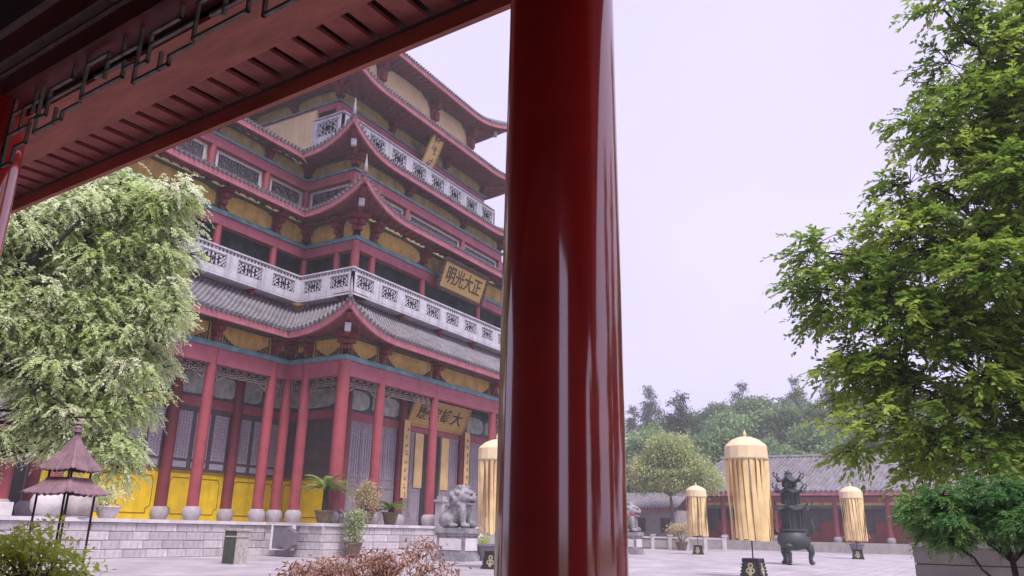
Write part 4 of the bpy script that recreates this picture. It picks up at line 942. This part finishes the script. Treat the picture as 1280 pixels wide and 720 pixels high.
# ------------------------------------------------------------------ left side gallery
t = thing('side_gallery', 'low red-columned gallery with a grey tiled hip roof at the end of the terrace', 'gallery', (12, 35, 0))
roof_run((4.5, 32.2), (18.3, 32.2), (6, 36), (15.8, 36), 4.75, 6.9, 6.9, None, (1, -1), (0, -1), parent=t, rise=.35, push=.3, sof=((4.5, 33.4), (17.4, 33.4), 4.9))
roof_run((18.3, 32.2), (18.3, 40), (15.8, 36), (15.8, 36.2), 4.75, 6.9, 6.9, (1, -1), None, (1, 0), parent=t, rise=.35, push=.3, sof=((17.4, 33.4), (17.4, 40), 4.9))
for x in (7.2, 12.3, 17.2): column(x, 33.4, 2.22, 4.9, .25, 'column', True, t)
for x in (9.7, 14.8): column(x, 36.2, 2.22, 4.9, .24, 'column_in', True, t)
mb = MB(); mb.box(4.5, 17.4, 36.6, 36.8, TZ, 4.9); mb.build('wall', M['greywall'], t); mb = MB(); mb.box(4.5, 17.4, 33.2, 33.6, 4.55, 4.88); mb.build('beam', M['beam'], t)
mb = MB(); mb.box(2, 15.3, 31.8, 40, 0, TZ - .02); mb.build('plinth', M['stone'], t); mb = MB(); mb.box(2, 17.0, 32.0, 32.2, TZ, TZ + .5); mb.build('rail_wall', M['urnw'], t)

# ------------------------------------------------------------------ far hall, side house
t = thing('far_hall', 'long low red hall with grey tiled roof across the courtyard', 'hall', (88, 10, 0))
roof_run((84.3, 29.6), (84.3, -26), (92, 25.6), (92, -22), 5.35, 9.75, 9.75, None, None, (-1, 0), parent=t, ridge_sp=.5, thick=.3, rt=.15, sof=((86.3, 29), (86.3, -26), 5.7))
roof_run((84.3, 29.6), (99, 29.6), (92, 25.6), (92.2, 25.6), 5.35, 9.75, 9.75, None, None, (0, 1), parent=t, ridge_sp=.42, thick=.3)
mb = MB(); mb.tube([(92, 26, 9.85), (92, -22, 9.85)], .22, 8); mb.build('ridge', M['tile'], t, 40)
mb = MB(); mb.box(83.6, 99, -26, 29, 0, .93); mb.build('plinth', M['planter'], t)
ys = [28.6, 24.3, 18.9, 13.1, 8.3, 3.0, -2.5, -8, -14]
for y in ys: column(86.0, y, 1.45, 5.4, .26, 'column', True, t)
mb = MB(); mb.box(85.85, 86.15, -25, 28.8, 4.75, 5.25); mb.build('beam', M['beam'], t); mb = MB(); mb.box(85.9, 86.1, -25, 28.8, 4.15, 4.7); mb.build('cornice', M['teal'], t); mb = MB(); mb.box(85.82, 86.0, -25, 28.8, 4.45, 4.72); mb.build('frieze_strip', M['yellow'], t)
mb = MB(); mb.box(88.4, 88.7, -25, 28.8, .93, 5.6); mb.build('wall', M['winframe'], t)
for a, b in zip(ys[:-1], ys[1:]):
    n = 3; w = (a - b) / n
    for k in range(n):
        y0 = b + w * k + .06; y1 = b + w * (k + 1) - .06; mb = MB(); mb.box(88.28, 88.4, y0, y1, .95, 2.9 if k != 1 else 1.9); pn = mb.build('wall_panel', M['redpanel'], t)
        mb = MB(); mb.box(88.32, 88.4, y0 + .05, y1 - .05, 2.95 if k != 1 else 1.95, 4.1); mb.build('window', M['glass'], t)
t = thing('side_house', 'small grey rendered house with a low tiled roof behind the balustrade', 'house', (82, 32, 0))
mb = MB(); mb.box(79.5, 84, 27.5, 42, 0, 3.75); mb.build('wall', M['greywall'], t)
roof_run((78.6, 42.5), (78.6, 27.0), (83, 42.5), (83, 27.0), 3.5, 5.6, 5.6, None, None, (-1, 0), parent=t, thick=.25, ridge_sp=.4)
for y in (31.2, 28.4, 34.6):
    mb = MB(); mb.box(79.42, 79.5, y - .6, y + .6, 1.5, 2.95); fr_ = mb.build('window', M['winframe'], t); mb = MB(); mb.box(79.4, 79.42, y - .5, y - .04, 1.6, 2.85); mb.build('pane', M['glass'], fr_); mb = MB(); mb.box(79.4, 79.42, y + .04, y + .5, 1.6, 2.85); mb.build('pane', M['glass'], fr_)
t = thing('stone_balustrade', 'low pale stone balustrade in front of the grey house', 'balustrade', (74, 26, 0))
for k in range(7):
    y = 21.0 + k * 1.7; mb = MB(); mb.box(73.85, 74.15, y - .15, y + .15, 0, 1.25); mb.box(73.8, 74.2, y - .2, y + .2, 1.25, 1.35); mb.build('post', M['cap'], t)
    if k < 6: mb = MB(); mb.box(73.93, 74.07, y + .15, y + 1.55, .15, .85); mb.build('panel', M['greywall'], t); mb = MB(); mb.box(73.9, 74.1, y + .15, y + 1.55, 1.0, 1.15); mb.build('rail', M['cap'], t)
potbush('bonsai', 'pale golden bonsai in a dark pot by the stone balustrade', 72.2, 24.4, 0, .55, .75, [((0, .2, 1.9), (.9, 1.0, .42)), ((0, -.5, 1.5), (.6, .6, .3))], L_['beige'], 26, 22, .2, .2, 9)
potbush('potted_shrub', 'grey twiggy shrub in a grey pot before the far hall', 79.5, 10.6, 0, .6, .9, [((0, 0, 1.5), (1.0, 1.0, .7))], L_['maple'], 10, 18, .25, .2, 11, potm='elec')

# ------------------------------------------------------------------ near corridor (the camera stands in it)
cor = thing('corridor', 'red lacquered pillar and wooden eave with dark green fretwork of the near corridor', 'corridor', (2.5, 1.27, 0), world=False, rz=-0.0604)
mb = MB(); H = 4.75; mb.lathe([(.2275, 0), (.2275, .6), (.2262, 1.4), (.222, 2.4), (.215, 3.6), (.208, H)], n=64); pm = mb.mesh('pillar', M['lacquer'], 40)
mb = MB(); mb.lathe([(.30, 0), (.34, .1), (.34, .22), (.27, .32), (.235, .34)], n=32); bm_ = mb.mesh('pillar_base', M['base'], 40)
for s in (-15.9, -10.6, -5.3, 0, 5.44, 10.8):
    o = link('pillar', pm, cor, (0, s, .1)); link('pillar_base', bm_, o, (0, 0, 0))
def cbox(nm, x0, x1, y0, y1, z0, z1, m, par=None): mb = MB(); mb.box(x0, x1, y0, y1, z0, z1); return mb.build(nm, M[m], par or cor)
Y0, Y1 = -18.0, 13.0
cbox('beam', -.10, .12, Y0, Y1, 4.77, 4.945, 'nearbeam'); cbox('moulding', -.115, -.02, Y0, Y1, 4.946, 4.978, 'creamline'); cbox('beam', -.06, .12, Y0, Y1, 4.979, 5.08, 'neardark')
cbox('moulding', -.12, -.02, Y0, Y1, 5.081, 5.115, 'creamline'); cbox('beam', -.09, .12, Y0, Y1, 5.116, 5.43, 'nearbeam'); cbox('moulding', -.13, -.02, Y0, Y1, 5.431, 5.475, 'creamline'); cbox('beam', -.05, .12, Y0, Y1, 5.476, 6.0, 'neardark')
# hanging fretwork in the bays either side of the near pillar
def near_fret(y0, y1):
    L = y1 - y0; B = [(0, L, .455, .455), (0, 0, -.18, .455), (L, L, -.18, .455)]
    n = 3; w = (L - .9) / n
    for k in range(n):
        a = .45 + w * k
        for x0, x1, z0, z1 in ((0, .3, .30, .30), (.3, .3, .17, .38), (.3, .52, .38, .38), (.16, .16, .30, .455), (.52, .52, .10, .455), (.12, .52, .10, .10), (.12, .12, .10, .22), (.12, .40, .22, .22),
                               (.52, .9, .24, .24), (.52, .7, .06, .06), (.7, .7, .0, .06), (.7, 1.0, .0, .0), (.9, .9, .12, .34), (.66, .9, .34, .34), (.66, .66, .34, .455), (.9, 1.0, .12, .12), (1.0, 1.0, .0, .455), (.78, .78, .0, .12), (.0, .12, .16, .16)):
            B.append((a + x0 * w, a + x1 * w, z0, z1))
    for f in (lambda v: v, lambda v: L - v): B += [(f(0), f(.16), -.18, -.18), (f(.16), f(.16), -.18, -.05), (f(.16), f(.34), -.05, -.05), (f(.34), f(.34), -.05, .14), (f(.34), f(.5), .14, .14), (f(0), f(.34), .1, .1), (f(.18), f(.18), .1, .3), (f(0), f(.45), .3, .3), (f(.34), f(.34), .22, .455)]
    mb = MB()
    for a, b, c, d in B:
        lo, hi = sorted((a, b)); l2, h2 = sorted((c, d)); th = .0105; mb.box(-.012, .012, y0 + lo - th, y0 + hi + th, 4.335 + l2 - th, 4.335 + h2 + th)
    mb.build('fretwork', M['neargreen'], cor)
near_fret(.235, 5.21); near_fret(5.68, 10.56); near_fret(-5.06, -.235)
cbox('purlin_board', .13, .575, Y0, Y1, 4.69, 4.73, 'nearwood')
r = random.Random(12); y = Y0; bmesh_ = MB(); bmesh_.box(-.205, .155, -.084, .084, -.018, .016); bme = bmesh_.mesh('soffit_board', M['nearboard'])
while y < Y1:
    o = link('soffit_board', bme, cor, (.79, y, 4.748 + r.uniform(-.004, .004)), r.uniform(-.008, .008)); o.rotation_euler.y = r.uniform(-.01, .02); y += .243
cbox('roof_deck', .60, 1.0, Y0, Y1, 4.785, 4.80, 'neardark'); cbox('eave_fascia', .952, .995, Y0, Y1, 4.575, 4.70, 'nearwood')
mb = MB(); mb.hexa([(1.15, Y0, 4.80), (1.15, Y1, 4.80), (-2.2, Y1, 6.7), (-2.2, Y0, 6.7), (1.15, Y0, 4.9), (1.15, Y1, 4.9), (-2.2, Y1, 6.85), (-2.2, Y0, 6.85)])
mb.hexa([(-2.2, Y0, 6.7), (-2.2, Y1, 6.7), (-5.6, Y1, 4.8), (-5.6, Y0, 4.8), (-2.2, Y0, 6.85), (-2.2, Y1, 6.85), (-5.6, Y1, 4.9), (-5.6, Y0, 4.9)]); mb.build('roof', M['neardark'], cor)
mb = MB()
for k in range(103):
    yy = Y0 + .15 + k * .3; mb.tube([(1.2, yy, 4.93), (-2.2, yy, 6.9)], .07, 6)
stuff(mb.build('tile_row', M['tile'], cor, 40))
# unseen rear wall; its open doorway is added to give the pillar a bright reflection
for a, b, z0, z1 in ((Y0, -4.4, .1, 5.1), (-2.4, Y1, .1, 5.1), (-4.4, -2.4, 4.5, 5.1), (-4.4, -2.4, .1, 1.0)): cbox('rear_wall', -4.9, -4.7, a, b, z0, z1, 'plaster')
cbox('floor', -5.0, .75, Y0, Y1, 0, .1, 'floor')

# ------------------------------------------------------------------ trees and shrubs
ct = tree('camphor_tree', 'tall dense green broadleaf tree growing in the stone planter', 'tree', (17.3, -1.3, 1.3), [(17.3, -1.3, 1.2), (17.2, -1.2, 2.6), (17.0, -1.2, 4.2), (16.7, -1.3, 6.2), (16.5, -1.4, 8.4), (16.3, -1.3, 10.2)],
     [((15, 1.75, 5.75), (1.1, 1.0, .8)), ((14.6, .9, 5.2), (1.2, 1.0, .8)), ((15.2, 1.55, 4.3), (1.1, .85, .6)), ((14.8, 1.25, 3.2), (1.1, .85, .5)), ((14.6, .3, 2.75), (1.1, 1.0, .4)), ((14.8, -1.2, 2.7), (1.2, 1.1, .45)), ((15.3, .35, 6.6), (1.4, 1.1, .8)), ((15.3, .1, 7.7), (1.2, .75, .6)), ((15.6, -.5, 8.8), (1.2, .95, .75)), ((15.8, -1.0, 10.0), (1.2, .85, .65)),
      ((14.8, .0, 4.2), (1.5, 1.2, .8)), ((15, -.3, 3.1), (1.4, 1.3, .55)), ((15.2, -.9, 5.6), (1.7, 1.2, .9)), ((15.6, -1.5, 7.2), (1.7, 1.2, .9)), ((16, -1.9, 8.8), (1.6, 1.2, .9)), ((16.5, -2.6, 6.2), (1.9, 1.3, 1.2)), ((16.0, -1.9, 4.3), (1.8, 1.3, .9)), ((16.2, -2.2, 10.6), (1.5, 1.2, .9)), ((15.1, -.55, 11.2), (.35, .3, .5)), ((15, 2.0, 6.6), (.4, .45, .35)), ((16.4, -3.2, 4.8), (1.6, 1.2, 1.6)), ((16.2, -2.6, 12.2), (1.3, 1.1, .9))],
     L_['right'], 0, 0, 0, .135, 21, rad=.17, droop=.35, asp=.48, twigs=.35, shell=.3, spray=(5.2, .40, 17, .44, 13))
for x, y, z, rz, lb in ((17.6, -9.2, 1.3, 1.9, 'unseen green broadleaf tree added further along the stone planter'), (11.5, -14.5, 0, 3.4, 'unseen green broadleaf tree added in the garden beside the corridor'), (3.5, -17.5, 0, .8, 'unseen green broadleaf tree added close to the far end of the corridor')):
    o = copy_tree(ct); o.location = (x, y, z); o.rotation_euler.z = rz; o['label'] = lb  # out-of-view trees added to darken what the near pillar's right side reflects
pw = tree('pale_willow_tree', 'broad tree with pale silvery-green drooping foliage in front of the hall', 'tree', (6.3, 18.3, 0), [(6.3, 18.3, -.1), (6.4, 18.2, 1.5), (6.8, 18.0, 3.2), (7.4, 17.7, 5.0), (8.2, 17.2, 6.6)],
     [((10.25, 15.94, 8.55), (1.05, 1.05, .85)), ((9.20, 16.64, 8.5), (1.1, 1.1, .9)), ((10.40, 15.84, 7.4), (.8, .8, .6)), ((9.70, 16.44, 6.9), (1.0, 1.0, .7)), ((10.65, 15.84, 6.1), (.95, .95, .7)), ((9.50, 16.54, 5.8), (1.1, 1.1, .8)), ((10.40, 16.04, 5.0), (.95, .95, .65)), ((9.20, 16.74, 4.7), (1.1, 1.1, .7)), ((10.30, 16.14, 4.0), (.85, .85, .6)), ((10.15, 16.24, 3.0), (.75, .75, .55)), ((9.50, 16.64, 3.5), (.9, .9, .6)),
      ((8.50, 17.14, 7.5), (1.3, 1.3, .9)), ((8.00, 17.44, 6.0), (1.4, 1.4, 1.0)), ((7.50, 17.64, 7.6), (1.3, 1.3, 1.0)), ((8.30, 17.14, 5.3), (1.1, 1.1, .7)), ((9.00, 16.90, 4.1), (.7, .7, .45)), ((6.70, 18.04, 6.3), (1.5, 1.5, 1.0)), ((7.40, 17.64, 5.7), (1.0, 1.0, .6)), ((8.5, 17.2, 2.9), (.5, .5, .22)), ((6.50, 18.34, 7.4), (1.5, 1.5, 1.1))],
     L_['left'], 0, 0, 0, .09, 33, rad=.19, droop=.7, asp=.42, twigs=.2, shell=.05, spray=(19, .40, 21, .32, 18))
for pth, r0 in (([(7.2, 17.6, 4.9), (7.7, 17.2, 4.8), (8.12, 16.73, 4.61), (8.39, 16.37, 4.25), (8.72, 15.98, 3.92), (8.97, 15.61, 3.61), (9.11, 15.41, 3.35)], .075), ([(9.05, 15.5, 3.45), (9.2, 15.3, 3.43), (9.43, 15.09, 3.47)], .03), ([(8.39, 16.37, 4.25), (8.5, 16.1, 3.9), (8.62, 15.95, 3.5)], .025), ([(7.9, 16.6, 6.2), (8.34, 15.95, 7.05), (8.6, 15.7, 7.6), (9.1, 15.3, 7.89)], .06)):
    mb = MB(); mb.tube(pth, [r0 * (1 - .7 * q / (len(pth) - 1)) for q in range(len(pth))], 7); mb.build('limb', M['bark'], pw, 60)
tree('redwood_sapling', 'small tree with fine feathery bright green foliage in front of the planter', 'tree', (11.5, -.22, 0), [(11.5, -.22, 0), (11.48, -.2, .7), (11.5, -.18, 1.2), (11.5, -.1, 1.7)],
     [((11.5, .60, 1.78), (.5, .42, .30)), ((11.5, .0, 1.80), (.55, .5, .36)), ((11.3, -.35, 1.72), (.45, .45, .26)), ((11.6, -.7, 1.82), (.6, .6, .40)), ((11.3, .35, 1.68), (.4, .35, .2)), ((11.5, -1.5, 1.85), (.6, .6, .4)), ((11.25, .44, 1.42), (.05, .05, .1))], L_['fern'], 0, 0, 0, .055, 41, rad=.05, droop=.4, asp=.26, twigs=.3, shell=.1, spray=(150, .11, 18, .2, 24))
tree('box_shrub', 'clipped dark green box shrub beside the sapling trunk', 'shrub', (10, -.5, 0), [(10, -.5, 0), (10, -.5, .4), (10, -.5, .8)], [((10, -.5, .72), (.48, .5, .46))], L_['dark'], 240, 34, .06, .04, 42, rad=.04, droop=0, asp=.6, twigs=.1)
t = thing('stone_planter', 'long grey stone planter wall at the foot of the camphor tree', 'planter', (17.5, -4, 0))
mb = MB(); mb.box(16.05, 20, -12, 1.19, 0, 1.3); mb.build('core', M['joint'], t)
rr_ = random.Random(2)
for z0, z1 in ((0, .34), (.35, .68), (.69, 1.02), (1.04, 1.32)):
    y = 1.22
    while y > -12:
        l = rr_.choice((1.1, 1.3, 1.5)); mb = MB(); mb.box(16.0 + rr_.uniform(0, .008), 16.3, y - l + .008, y, z0, z1); mb.build('planter_block', M['planter'], t); y -= l
    mb = MB(); mb.box(16.3, 20, 1.0, 1.22, z0, z1); mb.build('planter_block', M['planter'], t)
y = 1.26
while y > -12: mb = MB(); mb.box(15.94, 16.4, y - 1.79, y, 1.32, 1.385); mb.build('coping_stone', M['cap'], t); y -= 1.8
mb = MB(); mb.box(16.4, 20, -12, 1.26, 1.25, 1.31); mb.build('soil', M['soil'], t)
potbush('potted_bush', 'bright yellow-green leafy bush in a low grey bowl in front of the mauve canopy', 4.5, 7.85, 0, .45, .85, [((-.02, .05, 1.2), (.40, .40, .24)), ((-.32, .18, 1.08), (.3, .3, .22)), ((.22, -.12, 1.06), (.26, .26, .22))], L_['bush'], 230, 22, .075, .075, 51, potm='urn', droop=.0, asp=.45)
tree('maple_shrub', 'low sprawling maple shrub with dusty red leaves', 'shrub', (6.9, 5.8, 0), [(6.9, 5.8, 0), (6.88, 5.8, .35), (6.9, 5.82, .6)],
     [((6.5, 6.25, .96), (.36, .36, .12)), ((6.75, 5.95, 1.05), (.36, .36, .12)), ((7.0, 5.62, 1.09), (.34, .34, .11)), ((7.24, 5.38, 1.19), (.24, .24, .13)), ((7.35, 5.2, 1.05), (.22, .22, .10)), ((6.7, 5.75, .86), (.4, .4, .12)), ((7.0, 5.5, .85), (.4, .4, .12)), ((6.4, 6.1, .8), (.4, .4, .12)), ((7.3, 5.3, .82), (.4, .4, .12))], L_['maple'], 620, 18, .06, .06, 52, rad=.05, droop=.5, asp=.33, twigs=.5, flat=.5, barkm='bark')
# mauve two-tiered canopy over a candle stand
cx_, cy_ = 6.12, 10.32; a0 = math.atan2(cy_, cx_) + .06
t = thing('candle_canopy', 'mauve two-tiered metal pagoda canopy on thin black legs', 'canopy', (cx_, cy_, 0))
def can_roof(nm, z0, z1, rd, rt, wave):
    mb = MB(); P = []; n = 64
    for i in range(n + 1):
        f = 4 * i / n; k = int(f) % 4; q = f - int(f); A = a0 + k * PI / 2; B = A + PI / 2; row = []
        for j in range(9):
            s = j / 8; R_ = rd * (1 - s) + rt * s; R_ = rt + (rd - rt) * (1 - s) ** 1.35
            x = (math.cos(A) * (1 - q) + math.cos(B) * q) * R_; y = (math.sin(A) * (1 - q) + math.sin(B) * q) * R_
            lift = (abs(q - .5) * 2) ** 3 * .035 * (1 - s) ** 2; rib = wave * abs(math.sin(q * PI * 7)) * (1 - .6 * s)
            row.append((cx_ + x, cy_ + y, z0 + (z1 - z0) * s + lift + rib))
        P.append(row)
    mb.grid(P); mb.grid([[r_[0], (r_[0][0], r_[0][1], r_[0][2] - .015), (cx_ + (r_[0][0] - cx_) * .93, cy_ + (r_[0][1] - cy_) * .93, r_[0][2] - .0)] for r_ in P]); return mb.build(nm, M['pagoda'], t, 30)
can_roof('lower_roof', 1.765, 1.985, .53, .26, .028); can_roof('upper_roof', 2.07, 2.565, .39, .03, .024)
mb = MB(); mb.lathe([(.03, 2.55), (.055, 2.585), (.04, 2.615), (.05, 2.64), (.03, 2.67), (.045, 2.69), (.01, 2.73)], (cx_, cy_, 0), 12); mb.build('finial', M['pagoda'], t, 50)
for k in range(4):
    A = a0 + k * PI / 2 ; mb = MB(); x, y = cx_ + math.cos(A) * .33, cy_ + math.sin(A) * .33; mb.tube([(x, y, 0), (x, y, 1.9)], .014, 6); mb.build('leg', M['iron'], t, 50)
    mb = MB(); x, y = cx_ + math.cos(A) * .24, cy_ + math.sin(A) * .24; mb.tube([(x, y, 1.9), (x, y, 2.14)], .013, 6); mb.build('strut', M['iron'], t, 50)
mb = MB(); mb.lathe([(.4, .75), (.42, .82), (.4, .84)], (cx_, cy_, 0), 4, a0); mb.build('tray', M['iron'], t)
# tree in front of the far hall
tree('round_tree', 'pale rounded tree with several trunks in front of the far hall', 'tree', (76, 26.4, 0), [(76, 26.4, -.1), (76, 26.4, 1.5), (76.1, 26.5, 3.2), (76, 26.6, 5.0)],
     [((76, 26.6, 9.4), (2.2, 2.2, 1.6)), ((76, 28.4, 7.6), (2.0, 1.9, 1.5)), ((76, 24.6, 7.6), (2.0, 2.0, 1.4)), ((75.6, 26.6, 6.8), (2.2, 2.4, 1.3)), ((76, 22.9, 6.3), (1.5, 1.5, .9)), ((76, 29.6, 6.2), (1.2, 1.2, .8))], L_['pale'], 4.5, 44, .42, .30, 61, rad=.28, barkm='barkgrey', droop=.3, twigs=.2)
# the wooded hill: each tree a copy of one of four kinds
def wood_proto(kind, seed):
    rng = np.random.default_rng(seed); lob = []
    if kind == 'broad':
        for k in range(9): a = rng.random() * 6.28; q = rng.random(); lob.append(((math.cos(a) * 2.9 * q ** .5, math.sin(a) * 2.9 * q ** .5, 5.2 + 5.2 * rng.random() * (1.1 - .5 * q)), (1.7 + rng.random(), 1.7 + rng.random(), 1.2 + .6 * rng.random())))
        args = (.95, 34, .55, .46); dr, asp, tr = .3, .5, 5
    else:
        n = 13
        for k in range(n):
            z = 3.6 + 9.6 * k / (n - 1); rad = 2.5 * (1 - k / n) ** .8 + .2
            for q in range(3 if rad > 1 else 1): a = rng.random() * 6.28; lob.append(((math.cos(a) * rad * .6, math.sin(a) * rad * .6, z + rng.random() * .5), (rad * .6, rad * .6, .34)))
        args = (3.4, 26, .34, .40); dr, asp, tr = .5, .3, 11
    me, P, I = foliage('crown', L_['far'] if kind == 'broad' else L_['fargrey'], lob, *args, seed, dr, asp, .3)
    mb = MB(); mb.tube([(0, 0, -.6), (.1, 0, 3), (0, .1, tr)], [.3, .22, .06], 7)
    for c, r_ in lob[:10]: mb.tube([(0, 0, max(2, c[2] - 2.2)), (c[0] * .6, c[1] * .6, c[2] - .7), c], [.12, .08, .03], 5)
    return me, mb.mesh('trunk', M['barkgrey'], 60)
PR = [wood_proto('broad', 1), wood_proto('broad', 2), wood_proto('broad', 4), wood_proto('conifer', 3), wood_proto('conifer', 6)]
r = random.Random(17)
def wood(x, y, k, s, lab, grp):
    t = thing('broadleaf_tree' if k < 3 else 'conifer_tree', lab, 'tree', (x, y, hill_z(x, y) - .1 if x > 103 else 0), grp, world=False, rz=r.uniform(0, 6.28)); t.scale = (s * r.uniform(.9, 1.15), s * r.uniform(.9, 1.15), s * r.uniform(.92, 1.1))
    stuff(link('crown', PR[k][0], t)); link('trunk', PR[k][1], t)
B_, N_ = 'broad hazy green tree in the wood on the hill behind the far hall', 'slender hazy conifer standing above the wood on the hill'
for x, y, k, s in ((97, 37, 0, 1.05), (98, 44, 1, 1.1), (101, 30.5, 2, .9)): wood(x, y, k, s, 'dark green broad tree rising behind the small grey house', 'trees behind the grey house')
for row in range(6):
    x0 = 108 + row * 12.5
    for k in range(11):
        y = -4 + row * .5 + k * 7.2 + r.uniform(-2.2, 2.2) + row * 1.2; x = x0 + r.uniform(-4, 4); con = r.random() < (.16 if row < 3 else .45)
        kd = r.choice((3, 4)) if con else r.choice((0, 1, 2)); wood(x, y, kd, r.uniform(1.0, 1.4), N_ if con else B_, 'conifers on the hill' if con else 'broadleaf trees on the hill')

# ------------------------------------------------------------------ haze
mb = MB(); mb.box(-290, 450, -330, 410, -1.1, 47); hz = mb.build('haze', None); hz['kind'] = 'stuff'
hm = bpy.data.materials.new('haze_air'); hm.use_nodes = True; n = hm.node_tree; n.nodes.clear(); vo = n.nodes.new('ShaderNodeVolumePrincipled'); oo = n.nodes.new('ShaderNodeOutputMaterial')
vo.inputs['Color'].default_value = (0.93, 0.92, 0.97, 1); vo.inputs['Density'].default_value = 0.0010; vo.inputs['Anisotropy'].default_value = 0.2; n.links.new(vo.outputs[0], oo.inputs['Volume'])
hz.data.materials.append(hm)
